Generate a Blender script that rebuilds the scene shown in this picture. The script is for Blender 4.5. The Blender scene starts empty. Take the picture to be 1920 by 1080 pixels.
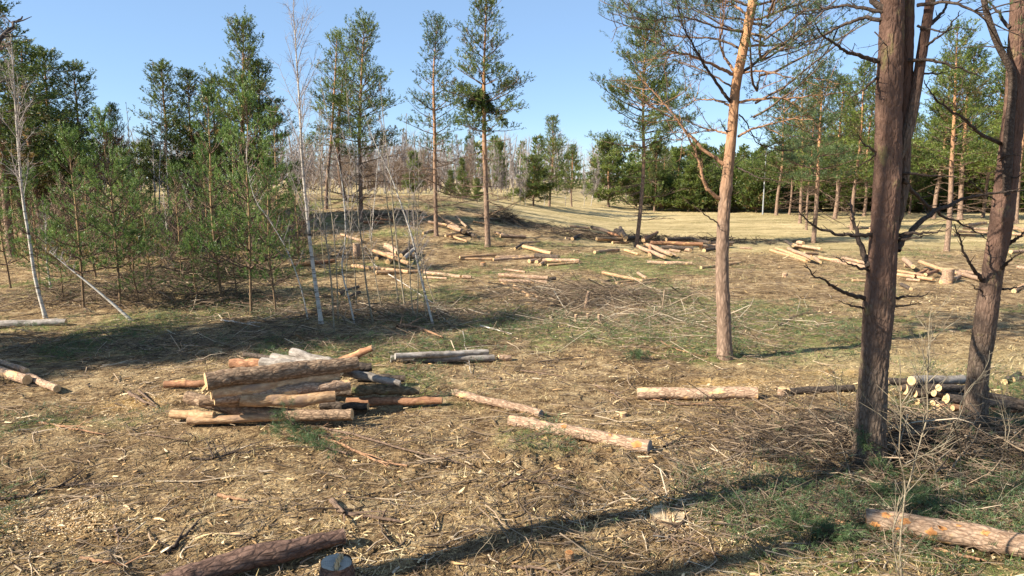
import bpy, math, random
import numpy as np
from mathutils import Vector

# ------------------------------------------------------------------ camera, light, exposure
SC = bpy.context.scene
C = SC.collection
CAMH, PITCH, FPX = 3.5, math.radians(9.0), 1300.0
cam_d = bpy.data.cameras.new('camera')
cam = bpy.data.objects.new('camera', cam_d); C.objects.link(cam)
cam.location = (0, 0, CAMH); cam.rotation_euler = (math.radians(90) - PITCH, 0, 0)
cam_d.sensor_width = 36; cam_d.lens = 36 * FPX / 1920
cam_d.clip_start = 0.05; cam_d.clip_end = 4000
SC.camera = cam
SUN_EL, SUN_AZ = math.radians(34), math.radians(22)         # the sun stands behind the camera's left shoulder
TO_SUN = Vector((-math.cos(SUN_AZ) * math.cos(SUN_EL), -math.sin(SUN_AZ) * math.cos(SUN_EL), math.sin(SUN_EL)))
world = bpy.data.worlds.new('World'); SC.world = world; world.use_nodes = True
wn = world.node_tree; wn.nodes.clear()
sky = wn.nodes.new('ShaderNodeTexSky'); sky.sky_type = 'NISHITA'; sky.sun_disc = False
sky.sun_elevation = SUN_EL; sky.sun_rotation = math.atan2(TO_SUN.x, TO_SUN.y)
sky.air_density = 1.0; sky.dust_density = 0.0; sky.ozone_density = 4.5; sky.altitude = 1800
bg = wn.nodes.new('ShaderNodeBackground'); bg.inputs['Strength'].default_value = 0.093
wo = wn.nodes.new('ShaderNodeOutputWorld')
even = wn.nodes.new('ShaderNodeMix'); even.data_type = 'RGBA'; even.inputs[0].default_value = 0.55; even.inputs[7].default_value = (1.60, 2.42, 3.55, 1)   # mixes one even pale blue into the whole sky, softening its gradient
wn.links.new(sky.outputs[0], even.inputs[6]); wn.links.new(even.outputs[2], bg.inputs[0]); wn.links.new(bg.outputs[0], wo.inputs[0])
sun_d = bpy.data.lights.new('sun', 'SUN'); sun_d.energy = 5.0; sun_d.angle = math.radians(0.53); sun_d.color = (1.0, 0.92, 0.79)
sun = bpy.data.objects.new('sun', sun_d); C.objects.link(sun)
sun.rotation_euler = (-TO_SUN).to_track_quat('-Z', 'Y').to_euler(); sun.location = (-20, -10, 30)
SC.view_settings.view_transform = 'Standard'; SC.view_settings.look = 'None'
SC.view_settings.exposure = 1.34; SC.view_settings.gamma = 1; SC.view_settings.use_curve_mapping = False
SC.cycles.max_bounces = 6; SC.cycles.diffuse_bounces = 3; SC.cycles.glossy_bounces = 2
SC.cycles.transmission_bounces = 2; SC.cycles.transparent_max_bounces = 4
SC.render.use_persistent_data = False

# ------------------------------------------------------------------ noise and terrain
_T = np.random.default_rng(7).random((256, 256))
def vn(x, y, px=256):
    x = np.asarray(x, float); y = np.asarray(y, float)
    xi = np.floor(x).astype(int); yi = np.floor(y).astype(int)
    fx = x - xi; fy = y - yi
    fx = fx * fx * (3 - 2 * fx); fy = fy * fy * (3 - 2 * fy)
    x0 = xi % px; x1 = (xi + 1) % px; y0 = yi % 256; y1 = (yi + 1) % 256
    a = _T[x0, y0] * (1 - fx) + _T[x1, y0] * fx
    b = _T[x0, y1] * (1 - fx) + _T[x1, y1] * fx
    return a * (1 - fy) + b * fy
def sst(a, b, x):
    t = np.clip((np.asarray(x, float) - a) / (b - a), 0, 1)
    return t * t * (3 - 2 * t)
def ground(x, y):
    x = np.asarray(x, float); y = np.asarray(y, float)
    crest = 46 - 0.10 * x
    h = 2.35 * sst(21, 1, crest - y) * sst(9.0, -9.0, x - (y - 40) * 0.15)
    h = h - 1.3 * sst(3, 28, y - crest) * sst(9, -9, x) * 0.5
    h = h + 0.34 * np.exp(-(((x + 9) / 5) ** 2 + ((y - 20.5) / 1.1) ** 2))
    h = h + 0.9 * (vn(x / 40 + 9, y / 40 + 3) - 0.5) * sst(40, 90, y)
    near = sst(70, 18, y)
    h = h + 0.16 * (vn(x / 2.6 + 31, y / 2.6 + 17) - 0.5)
    h = h + 0.075 * (vn(x / 0.9 + 5, y / 0.9 + 8) - 0.5)
    h = h + 0.05 * (vn(x / 0.33 + 50, y / 0.33 + 80) - 0.5) * near
    for (tx, ty) in ((4.42, 8.65), (6.45, 9.75), (4.25, 13.85)): h = h + 0.10 * np.exp(-(((x - tx) / 0.55) ** 2 + ((y - ty) / 0.55) ** 2))
    # churned soil beside the two long logs
    k = np.exp(-(((x - 0.6) / 2.0) ** 2 + ((y - 8.3) / 1.0) ** 2))
    h = h + k * 0.17 * (np.abs(vn(x / 0.2 + 3, y / 0.2 + 60) - 0.5) * 2 - 0.45)
    h = h - 0.16 * np.exp(-(((x + 0.42) / 0.13) ** 2 + ((y - 8.55) / 0.12) ** 2))
    return h
def gz(x, y): return float(ground(x, y))
def ray(px, py):
    u = (px - 960) / FPX; v = (540 - py) / FPX
    f = Vector((0, math.cos(PITCH), -math.sin(PITCH))); up = Vector((0, math.sin(PITCH), math.cos(PITCH)))
    return f + Vector((1, 0, 0)) * u + up * v
def at(px, py, z=0.0):
    """point where the line of sight meets the ground raised by z"""
    d = ray(px, py); t = 2.0; o = Vector((0, 0, CAMH))
    while t < 400:
        p = o + d * t
        if p.z < gz(p.x, p.y) + z: break
        t *= 1.01
    a, b = t / 1.01, t
    for _ in range(12):
        m = (a + b) / 2; p = o + d * m
        if p.z < gz(p.x, p.y) + z: b = m
        else: a = m
    return o + d * b
def onp(px, py, Y):
    d = ray(px, py); return Vector((0, 0, CAMH)) + d * (Y / d.y)

# ------------------------------------------------------------------ mesh helpers
class MB:
    def __init__(s): s.v = []; s.f = []; s.a = []; s.n = 0
    def add(s, v, f, a=0.5):
        v = np.asarray(v, np.float32).reshape(-1, 3); f = np.asarray(f, np.int64)
        if len(v) == 0: return
        s.v.append(v); s.f.append(f + s.n)
        a = np.full(len(v), a, np.float32) if np.isscalar(a) else np.asarray(a, np.float32)
        s.a.append(a); s.n += len(v)
    def mesh(s, name, mats, smooth=True):
        me = bpy.data.meshes.new(name)
        if s.n:
            V = np.concatenate(s.v); A = np.concatenate(s.a)
            me.vertices.add(len(V)); me.vertices.foreach_set('co', V.ravel())
            L = np.concatenate([f.ravel() for f in s.f])
            tot = np.concatenate([np.full(len(f), f.shape[1]) for f in s.f])
            me.loops.add(len(L)); me.loops.foreach_set('vertex_index', L.astype(np.int32))
            me.polygons.add(len(tot)); st = np.concatenate([[0], np.cumsum(tot)[:-1]])
            me.polygons.foreach_set('loop_start', st.astype(np.int32))
            me.polygons.foreach_set('use_smooth', np.full(len(tot), smooth))
            at_ = me.attributes.new('tone', 'FLOAT', 'POINT'); at_.data.foreach_set('value', A)
            me.update(calc_edges=True)
        for m in (mats if isinstance(mats, (list, tuple)) else [mats]): me.materials.append(m)
        return me
    def build(s, name, mats, parent=None, smooth=True, **kw):
        o = bpy.data.objects.new(name, s.mesh(name, mats, smooth)); C.objects.link(o)
        if parent is not None: o.parent = parent
        for k, v in kw.items(): o[k] = v
        return o
def thing(name, label, cat, loc=(0, 0, 0), group=None, rz=0):
    o = bpy.data.objects.new(name, None); C.objects.link(o); o.location = loc; o.rotation_euler = (0, 0, rz)
    o.empty_display_size = 0.2
    tag(o, label, cat, group); return o
def tag(o, label, cat, group=None):
    o['label'] = label; o['category'] = cat
    if group: o['group'] = group
    return o
def copy_tree(o, parent=None):
    c = o.copy(); C.objects.link(c)
    if parent is not None: c.parent = parent
    for ch in list(KIDS.get(o.name, ())): copy_tree_child(ch, c)
    return c
KIDS = {}
def copy_tree_child(ch, parent):
    d = ch.copy(); C.objects.link(d); d.parent = parent
    for g in KIDS.get(ch.name, ()): copy_tree_child(g, d)
def remember(o):
    KIDS[o.name] = list(o.children)
    for ch in o.children: KIDS[ch.name] = list(ch.children)

def nrm(a): return a / np.maximum(np.linalg.norm(a, axis=-1, keepdims=True), 1e-9)
def tubes(mb, P, R, sides=3, a=0.5):
    P = np.asarray(P, float); R = np.asarray(R, float)
    if len(P) == 0: return
    N, M, _ = P.shape
    T = nrm(np.gradient(P, axis=1))
    ref = np.where(np.abs(T[:, :1, 2:3]) < 0.8, np.array([0, 0, 1.0]), np.array([1.0, 0, 0]))
    U = nrm(np.cross(T, np.broadcast_to(ref, T.shape))); Wv = np.cross(T, U)
    th = np.arange(sides) / sides * 2 * math.pi
    ring = P[:, :, None, :] + R[:, :, None, None] * (np.cos(th)[None, None, :, None] * U[:, :, None, :] + np.sin(th)[None, None, :, None] * Wv[:, :, None, :])
    b = np.arange(N)[:, None, None] * M * sides; r = np.arange(M - 1)[None, :, None] * sides; k = np.arange(sides)[None, None, :]
    k2 = (k + 1) % sides
    F = np.stack([b + r + k, b + r + k2, b + r + sides + k2, b + r + sides + k], -1).reshape(-1, 4)
    aa = np.repeat(np.asarray(a, float), M * sides) if not np.isscalar(a) else a
    mb.add(ring.reshape(-1, 3), F, aa)
def resample(pts, n):
    p = np.array([tuple(q) for q in pts], float)
    if len(p) == 2: return p[0] + (p[1] - p[0]) * np.linspace(0, 1, n)[:, None]
    q = np.vstack([2 * p[0] - p[1], p, 2 * p[-1] - p[-2]])
    d = np.r_[0, np.cumsum(np.linalg.norm(np.diff(p, axis=0), axis=1))]; s = np.linspace(0, d[-1], n)
    i = np.clip(np.searchsorted(d, s, 'right') - 1, 0, len(p) - 2); t = ((s - d[i]) / np.maximum(d[i + 1] - d[i], 1e-9))[:, None]
    a, b, c, e = q[i], q[i + 1], q[i + 2], q[i + 3]
    return 0.5 * (2 * b + (c - a) * t + (2 * a - 5 * b + 4 * c - e) * t * t + (3 * b - a - 3 * c + e) * t ** 3)
def stem_mesh(mb, path, radii, sides=24, step=0.08, ridge=0.0, knots=None, seed=0, flare=0.0, K=9, wob=0.03, ridge_h=0.16, cap=True, k_r=0.8):
    """a trunk or log: rings along a path, bark relief in the ring offsets"""
    L = np.linalg.norm(np.diff(np.array([tuple(q) for q in path], float), axis=0), axis=1).sum()
    n = max(4, int(L / step)); P = resample(path, n)
    s = np.linspace(0, L, n); R = k_r * np.interp(s / L, np.linspace(0, 1, len(radii)), radii)
    T = nrm(np.gradient(P, axis=0)); ref = np.array([0, 1.0, 0]) if abs(T[0][1]) < 0.9 else np.array([1.0, 0, 0])
    U = nrm(np.cross(T, ref)); Wv = np.cross(T, U)
    th = np.arange(sides) / sides; S, A = np.meshgrid(s, th, indexing='ij')
    rr = R[:, None] * (1 + wob * 2 * (vn(A * 4 + seed * 3.3, S / 0.5 + seed, 4) - 0.5))
    if ridge:
        g = np.abs(vn(A * K, S / ridge_h + seed * 7, K) - 0.5) * 2
        g2 = np.abs(vn(A * 2 * K, S / (ridge_h * 0.45) + seed * 5, 2 * K) - 0.5) * 2
        rr = rr + ridge * (np.minimum(g * 2.2, 1) - 0.7) + ridge * 0.5 * (np.minimum(g2 * 2, 1) - 0.6)
    if flare: rr = rr * (1 + flare * np.exp(-S / (R[0] * 1.3)) * (0.35 + 1.5 * vn(A * 6 + 0.3, S * 0 + seed, 6)))
    for (ks, ka, kr, kw) in (knots or ()):
        da = np.abs((A - ka + 0.5) % 1 - 0.5) * 2 * math.pi * R[:, None]
        rr = rr + kr * np.exp(-((S - ks) ** 2 + da ** 2) / kw ** 2)
    V = P[:, None, :] + rr[:, :, None] * (np.cos(A * 2 * math.pi)[..., None] * U[:, None] + np.sin(A * 2 * math.pi)[..., None] * Wv[:, None])
    r = np.arange(n - 1)[:, None] * sides; k = np.arange(sides)[None]; k2 = (k + 1) % sides
    F = np.stack([r + k, r + k2, r + sides + k2, r + sides + k], -1).reshape(-1, 4)
    mb.add(V.reshape(-1, 3), F, (S / L).ravel())
    return V, P
def needles(mb, P, D, rng, K=8, nl=0.06, nw=0.004, sl=0.1, tone=0.5, spread=0.9):
    """bottle-brush shoots: K thin triangles along each shoot of length sl"""
    P = np.asarray(P, float).reshape(-1, 3); D = nrm(np.asarray(D, float).reshape(-1, 3)); n = len(P)
    if n == 0: return
    u = rng.random((n, K, 1)); b = P[:, None] + D[:, None] * u * sl
    r = rng.normal(size=(n, K, 3)); r = nrm(r - (r * D[:, None]).sum(-1, keepdims=True) * D[:, None])
    d = nrm(D[:, None] * 0.75 + r * spread); l = nl * rng.uniform(0.7, 1.15, (n, K, 1))
    w = nrm(np.cross(d, rng.normal(size=(n, K, 3)))) * nw * 0.5
    V = np.stack([b - w, b + w, b + d * l], 2).reshape(-1, 3)
    F = np.arange(n * K * 3).reshape(-1, 3)
    t = (np.asarray(tone) * np.ones(n))[:, None] + rng.normal(0, 0.10, (n, K))
    mb.add(V, F, np.repeat(np.clip(t, 0, 1).ravel(), 3))

# ------------------------------------------------------------------ materials
class NT:
    def __init__(s, name):
        s.m = bpy.data.materials.new(name); s.m.use_nodes = True; s.t = s.m.node_tree; s.t.nodes.clear()
        s.out = s.n('ShaderNodeOutputMaterial')
    def n(s, typ, ins=None, **kw):
        nd = s.t.nodes.new(typ)
        for k, v in kw.items(): setattr(nd, k, v)
        for k, v in (ins or {}).items():
            if hasattr(v, 'is_linked') or isinstance(v, bpy.types.NodeSocket): s.t.links.new(v, nd.inputs[k])
            else: nd.inputs[k].default_value = v
        return nd
    def obj(s, scale=(1, 1, 1), out='Object'):
        tc = s.n('ShaderNodeTexCoord'); mp = s.n('ShaderNodeMapping', {'Vector': tc.outputs[out], 'Scale': scale}); return mp.outputs[0]
    def noise(s, v, scale, detail=3, rough=0.6):
        return s.n('ShaderNodeTexNoise', {'Vector': v, 'Scale': scale, 'Detail': detail, 'Roughness': rough}).outputs['Fac']
    def ramp(s, fac, stops, interp='LINEAR'):
        r = s.n('ShaderNodeValToRGB', {'Fac': fac}); e = r.color_ramp.elements; r.color_ramp.interpolation = interp
        while len(e) < len(stops): e.new(0.5)
        for el, (p, c) in zip(e, stops): el.position = p; el.color = (*c, 1) if len(c) == 3 else c
        return r.outputs[0]
    def mix(s, f, a, b, mode='MIX'):
        m = s.n('ShaderNodeMix', data_type='RGBA', blend_type=mode)
        for k, v in ((0, f), (6, a), (7, b)):
            if isinstance(v, bpy.types.NodeSocket): s.t.links.new(v, m.inputs[k])
            else: m.inputs[k].default_value = v if k == 0 else ((*v, 1) if len(v) == 3 else v)
        return m.outputs[2]
    def math(s, op, a, b=0.0, clamp=False):
        m = s.n('ShaderNodeMath', operation=op, use_clamp=clamp)
        for k, v in ((0, a), (1, b)):
            if isinstance(v, bpy.types.NodeSocket): s.t.links.new(v, m.inputs[k])
            else: m.inputs[k].default_value = v
        return m.outputs[0]
    def attr(s, name='tone'): return s.n('ShaderNodeAttribute', attribute_name=name).outputs['Fac']
    def bump(s, h, strength=0.5, dist=0.02):
        return s.n('ShaderNodeBump', {'Height': h, 'Strength': strength, 'Distance': dist}).outputs[0]
    def diff(s, col, rough=0.9, normal=None, spec=0.15, trans=0.0):
        ins = {'Roughness': rough, 'Specular IOR Level': spec}
        if normal is not None: ins['Normal'] = normal
        p = s.n('ShaderNodeBsdfPrincipled', ins)
        if isinstance(col, bpy.types.NodeSocket): s.t.links.new(col, p.inputs['Base Color'])
        else: p.inputs['Base Color'].default_value = (*col, 1)
        sh = p.outputs[0]
        if trans:
            tr = s.n('ShaderNodeBsdfTranslucent')
            if isinstance(col, bpy.types.NodeSocket): s.t.links.new(col, tr.inputs[0])
            else: tr.inputs[0].default_value = (*col, 1)
            sh = s.n('ShaderNodeMixShader', {0: trans, 1: sh, 2: tr.outputs[0]}).outputs[0]
        s.t.links.new(sh, s.out.inputs[0]); return s.m
def needle_mat(name, dark, mid, lite, dry=(0.30, 0.20, 0.07)):
    n = NT(name); a = n.attr(); ri = n.n('ShaderNodeObjectInfo').outputs['Random']
    big = n.noise(n.obj(), 0.9, 2)
    f = n.math('ADD', a, n.math('MULTIPLY', n.math('SUBTRACT', big, 0.5), 0.9))
    f = n.math('ADD', f, n.math('MULTIPLY', n.math('SUBTRACT', ri, 0.5), 0.12), True)
    col = n.ramp(f, [(0.0, dry), (0.12, dark), (0.5, mid), (1.0, lite)])
    return n.diff(col, 0.45, spec=0.4, trans=0.38)
def bark_mat(name, base, dark, lite, zs=(1, 1, 0.25), scale=14, upper=None, h0=0.35, h1=0.6, bump=0.6, lichen=False):
    n = NT(name); v = n.obj(zs)
    n1 = n.noise(v, scale, 6, 0.78); n2 = n.noise(n.obj((1, 1, 0.6)), 2.2, 3)
    vo = n.n('ShaderNodeTexVoronoi', {'Vector': v, 'Scale': scale * 1.1, 'Randomness': 1.0}, feature='DISTANCE_TO_EDGE').outputs[0]
    crack = n.math('MULTIPLY', vo, 4.0, True)
    col = n.ramp(n1, [(0.28, dark), (0.5, base), (0.74, lite)])
    col = n.mix(n.math('MULTIPLY', n.math('SUBTRACT', 1.0, crack), 0.55), col, tuple(c * 0.35 for c in dark))
    if upper is not None:
        f = n.n('ShaderNodeMapRange', {'Value': n.math('ADD', n.attr(), n.math('MULTIPLY', n.math('SUBTRACT', n2, 0.5), 0.4)), 'From Min': h0, 'From Max': h1}).outputs[0]
        uc = n.ramp(n1, [(0.3, tuple(c * 0.55 for c in upper)), (0.52, upper), (0.8, tuple(min(1, c * 1.25) for c in upper))])
        col = n.mix(f, col, uc)
    col = n.mix(n.math('MULTIPLY', n2, 0.35), col, base)
    if lichen:
        lf = n.n('ShaderNodeMapRange', {'Value': n.math('ADD', n.noise(n.obj((1, 1, 0.5)), 3.1, 5, 0.7), n.math('MULTIPLY', n1, 0.15)), 'From Min': 0.66, 'From Max': 0.76}).outputs[0]
        col = n.mix(n.math('MULTIPLY', lf, 0.6), col, (0.25, 0.22, 0.09))
    h = n.math('ADD', n.math('MULTIPLY', crack, 0.5), n1)
    return n.diff(col, 0.85, n.bump(h, bump, 0.02))
MAT = {}
MAT['bark_old'] = bark_mat('bark_old', (0.185, 0.132, 0.094), (0.055, 0.038, 0.03), (0.31, 0.235, 0.17), (1, 1, 0.33), 24, (0.142, 0.077, 0.054), 0.14, 0.36, 0.9, lichen=True)
MAT['bark_pine'] = bark_mat('bark_pine', (0.27, 0.18, 0.125), (0.13, 0.08, 0.055), (0.42, 0.30, 0.21), (1, 1, 0.35), 13, (0.47, 0.235, 0.105), 0.28, 0.62, 0.5)
MAT['bark_young'] = bark_mat('bark_young', (0.21, 0.14, 0.08), (0.11, 0.07, 0.042), (0.34, 0.235, 0.13), (1, 1, 0.4), 20, (0.36, 0.23, 0.11), 0.2, 0.6, 0.3)
MAT['limb_orange'] = bark_mat('limb_orange', (0.36, 0.20, 0.11), (0.18, 0.10, 0.06), (0.48, 0.30, 0.18), (1, 1, 1), 16, bump=0.3)
MAT['limb_dark'] = bark_mat('limb_dark', (0.085, 0.06, 0.045), (0.035, 0.026, 0.022), (0.16, 0.125, 0.095), (1, 1, 1), 22, bump=0.5)
MAT['limb_brown'] = bark_mat('limb_brown', (0.19, 0.125, 0.085), (0.09, 0.06, 0.042), (0.30, 0.21, 0.15), (1, 1, 1), 16, bump=0.4)
MAT['twig'] = NT('twig').diff((0.20, 0.14, 0.095), 0.9)
MAT['twig_birch'] = NT('twig_birch').diff((0.28, 0.235, 0.21), 0.9)
n = NT('bark_birch'); v = n.obj((1, 1, 5)); f = n.noise(v, 3.0, 4, 0.7)
MAT['bark_birch'] = n.diff(n.ramp(f, [(0.36, (0.035, 0.028, 0.024)), (0.44, (0.26, 0.22, 0.18)), (0.50, (0.48, 0.43, 0.36)), (0.8, (0.60, 0.55, 0.47))]), 0.7, n.bump(f, 0.2, 0.01))
n = NT('bark_sapling'); f = n.noise(n.obj((1, 1, 3)), 3.0, 4, 0.7)
MAT['bark_sapling'] = n.diff(n.ramp(f, [(0.3, (0.08, 0.062, 0.042)), (0.5, (0.24, 0.195, 0.13)), (0.75, (0.42, 0.36, 0.26))]), 0.8)
MAT['needle'] = needle_mat('needle', (0.034, 0.055, 0.014), (0.115, 0.155, 0.030), (0.23, 0.27, 0.055))
MAT['needle_blue'] = needle_mat('needle_blue', (0.034, 0.058, 0.024), (0.092, 0.138, 0.05), (0.18, 0.225, 0.08))
MAT['needle_young'] = needle_mat('needle_young', (0.034, 0.065, 0.016), (0.11, 0.18, 0.038), (0.25, 0.33, 0.085))
MAT['needle_dark'] = needle_mat('needle_dark', (0.03, 0.05, 0.014), (0.10, 0.138, 0.03), (0.20, 0.235, 0.05))
MAT['needle_fallen'] = needle_mat('needle_fallen', (0.035, 0.06, 0.022), (0.08, 0.13, 0.048), (0.15, 0.21, 0.085), (0.16, 0.13, 0.07))
MAT['leaf_russet'] = needle_mat('leaf_russet', (0.16, 0.08, 0.045), (0.28, 0.15, 0.085), (0.40, 0.25, 0.15), (0.1, 0.06, 0.04))
def log_mat(name, dark, base, lite, patch=None, pth=(0.62, 0.68), scale=22, crack=0.55, sx=0.42, ph=0.8):
    n = NT(name); v = n.obj((sx, 1, 1)); n1 = n.noise(v, scale, 6, 0.8)
    col = n.ramp(n1, [(0.34, dark), (0.5, base), (0.66, lite)])
    vo = n.n('ShaderNodeTexVoronoi', {'Vector': v, 'Scale': scale * 0.9}, feature='DISTANCE_TO_EDGE').outputs[0]
    cr = n.math('MULTIPLY', vo, 5.0, True)
    if crack: col = n.mix(n.math('MULTIPLY', n.math('SUBTRACT', 1.0, cr), crack), col, tuple(c * 0.4 for c in dark))
    ri = n.n('ShaderNodeObjectInfo').outputs['Random']
    if patch:
        off = n.n('ShaderNodeVectorMath', {0: n.obj((0.55, 1, 1)), 1: n.n('ShaderNodeCombineXYZ', {'X': n.math('MULTIPLY', ri, 40.0)}).outputs[0]}, operation='ADD').outputs[0]
        pf = n.n('ShaderNodeMapRange', {'Value': n.noise(off, 5.0, 2), 'From Min': pth[0], 'From Max': pth[1]}).outputs[0]
        col = n.mix(pf, col, patch)
    hs = n.n('ShaderNodeHueSaturation', {'Color': col, 'Value': n.math('ADD', n.math('MULTIPLY', ri, 0.35), 0.82)}).outputs[0]
    return n.diff(hs, 0.85, n.bump(n.math('ADD', n.math('MULTIPLY', cr, 0.5), n1), ph, 0.015))
LOGM = {
 'bark': log_mat('log_bark', (0.12, 0.072, 0.045), (0.28, 0.185, 0.115), (0.45, 0.32, 0.205), (0.55, 0.33, 0.15), (0.66, 0.70)),
 'red': log_mat('log_red_bark', (0.16, 0.075, 0.04), (0.34, 0.17, 0.09), (0.46, 0.26, 0.15), (0.55, 0.32, 0.14), (0.60, 0.68), crack=0.3, ph=0.3),
 'orange': log_mat('log_orange', (0.27, 0.15, 0.08), (0.48, 0.29, 0.15), (0.64, 0.44, 0.26), (0.29, 0.19, 0.125), (0.54, 0.66), 16, 0.25, ph=0.4),
 'tan': log_mat('log_tan', (0.20, 0.12, 0.075), (0.41, 0.27, 0.175), (0.58, 0.42, 0.295), (0.68, 0.42, 0.20), (0.59, 0.65), 26, 0.55, ph=0.7),
 'grey': log_mat('log_grey', (0.08, 0.062, 0.05), (0.28, 0.24, 0.20), (0.45, 0.40, 0.345), (0.2, 0.17, 0.13), (0.58, 0.66), 10, 0.15, ph=0.25),
 'rust': log_mat('log_rusty_bark', (0.065, 0.038, 0.028), (0.155, 0.092, 0.066), (0.25, 0.155, 0.112), (0.42, 0.22, 0.11), (0.66, 0.70), 24, 0.55, ph=0.8),
 'dark': log_mat('log_dark', (0.05, 0.04, 0.033), (0.11, 0.082, 0.062), (0.19, 0.145, 0.11), (0.3, 0.17, 0.09), (0.68, 0.72)),
 'moss': log_mat('log_mossy', (0.07, 0.05, 0.03), (0.16, 0.12, 0.07), (0.27, 0.21, 0.13), (0.13, 0.13, 0.05), (0.56, 0.66)),
}
def cut_mat(name, c0, c1, heart):
    n = NT(name); a = n.attr()
    w = n.noise(n.obj((1, 1, 1)), 20, 3)
    rg = n.math('SINE', n.math('MULTIPLY', n.math('ADD', a, n.math('MULTIPLY', w, 0.10)), 52.0)); st = n.noise(n.obj((1, 6, 1)), 14, 4, 0.7)
    col = n.ramp(a, [(0.0, heart), (0.5, c1), (0.86, c0), (0.97, tuple(c * 0.8 for c in c0)), (1.0, (0.15, 0.09, 0.05))])
    col = n.mix(n.math('MULTIPLY', n.math('ADD', rg, 1.0), 0.20), col, heart)
    col = n.mix(n.n('ShaderNodeMapRange', {'Value': st, 'From Min': 0.52, 'From Max': 0.72}).outputs[0], col, tuple(c * 0.6 for c in heart))
    return n.diff(col, 0.8, n.bump(n.noise(n.obj(), 90, 2), 0.3, 0.004))
MAT['cut'] = cut_mat('cut_pine_wood', (0.64, 0.46, 0.25), (0.60, 0.40, 0.20), (0.42, 0.25, 0.12))
MAT['cut_birch'] = cut_mat('cut_birch_wood', (0.72, 0.62, 0.42), (0.70, 0.58, 0.38), (0.55, 0.42, 0.26))
MAT['cut_grey'] = cut_mat('cut_weathered_wood', (0.40, 0.36, 0.29), (0.33, 0.31, 0.27), (0.22, 0.20, 0.18))
MAT['cut_old'] = cut_mat('cut_stump_wood', (0.58, 0.45, 0.28), (0.50, 0.37, 0.22), (0.34, 0.22, 0.12))
MAT['cut_orange'] = cut_mat('cut_orange_wood', (0.56, 0.27, 0.10), (0.50, 0.22, 0.075), (0.30, 0.12, 0.045))
def tone_mat(name, stops, rough=0.9, trans=0.0):
    n = NT(name); f = n.math('ADD', n.attr(), n.math('MULTIPLY', n.math('SUBTRACT', n.noise(n.obj(), 1.3, 2), 0.5), 0.25), True)
    return n.diff(n.ramp(f, stops), rough, trans=trans)
MAT['litter'] = tone_mat('needle_litter', [(0.0, (0.045, 0.028, 0.016)), (0.25, (0.17, 0.105, 0.048)), (0.55, (0.38, 0.255, 0.115)), (0.82, (0.55, 0.40, 0.20)), (1.0, (0.72, 0.58, 0.34))], trans=0.1)
MAT['stick'] = tone_mat('dead_twigs', [(0.0, (0.06, 0.043, 0.03)), (0.35, (0.17, 0.12, 0.08)), (0.7, (0.35, 0.255, 0.165)), (1.0, (0.56, 0.46, 0.33))])
MAT['dry_grass'] = tone_mat('dry_grass', [(0.0, (0.20, 0.145, 0.06)), (0.5, (0.44, 0.345, 0.17)), (1.0, (0.66, 0.55, 0.33))], trans=0.2)
MAT['green_grass'] = tone_mat('green_grass', [(0.0, (0.05, 0.07, 0.02)), (0.5, (0.11, 0.155, 0.045)), (1.0, (0.22, 0.27, 0.09))], trans=0.25)
MAT['chip'] = tone_mat('wood_chips', [(0.0, (0.36, 0.21, 0.09)), (0.5, (0.58, 0.40, 0.21)), (1.0, (0.72, 0.58, 0.37))])

# ground
def green_mask(x, y):
    m = sst(0.53, 0.70, 0.62 * vn(x / 2.3 + 11, y / 2.3 + 41) + 0.38 * vn(x / 0.7 + 21, y / 0.7 + 71) + 0.17 * bump2(x, y, 3.5, 17, 7.5, 4.5)
            + 0.25 * bump2(x, y, -5, 16.6, 9, 1.5) + 0.16 * bump2(x, y, 3.2, 6.6, 2.2, 1.3) + 0.10 * bump2(x, y, -2, 27, 9, 7) - 0.22 * bump2(x, y, -3, 8, 5, 3) - 0.05)
    return m
def bump2(x, y, cx, cy, sx, sy): return np.exp(-(((x - cx) / sx) ** 2 + ((y - cy) / sy) ** 2))
def meadow_mask(x, y):
    e = 33 + 3 * (vn(x / 5, y / 5) - 0.5) + np.where(x < 6, (6 - x) * 1.4, 0)
    m = sst(-2.5, 3.5, y - e) * sst(-12, 2, x) 
    m = np.maximum(m, sst(1.5, 4, y - 47.5) * 1.0)
    m = np.maximum(m, 0.7 * bump2(x, y, -9, 20.2, 5.5, 0.9))
    m = np.maximum(m, 0.75 * bump2(x, y, 8.6, 12.6, 5.0, 1.5) * sst(3.5, 6, x))
    return np.clip(m, 0, 1)
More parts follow.
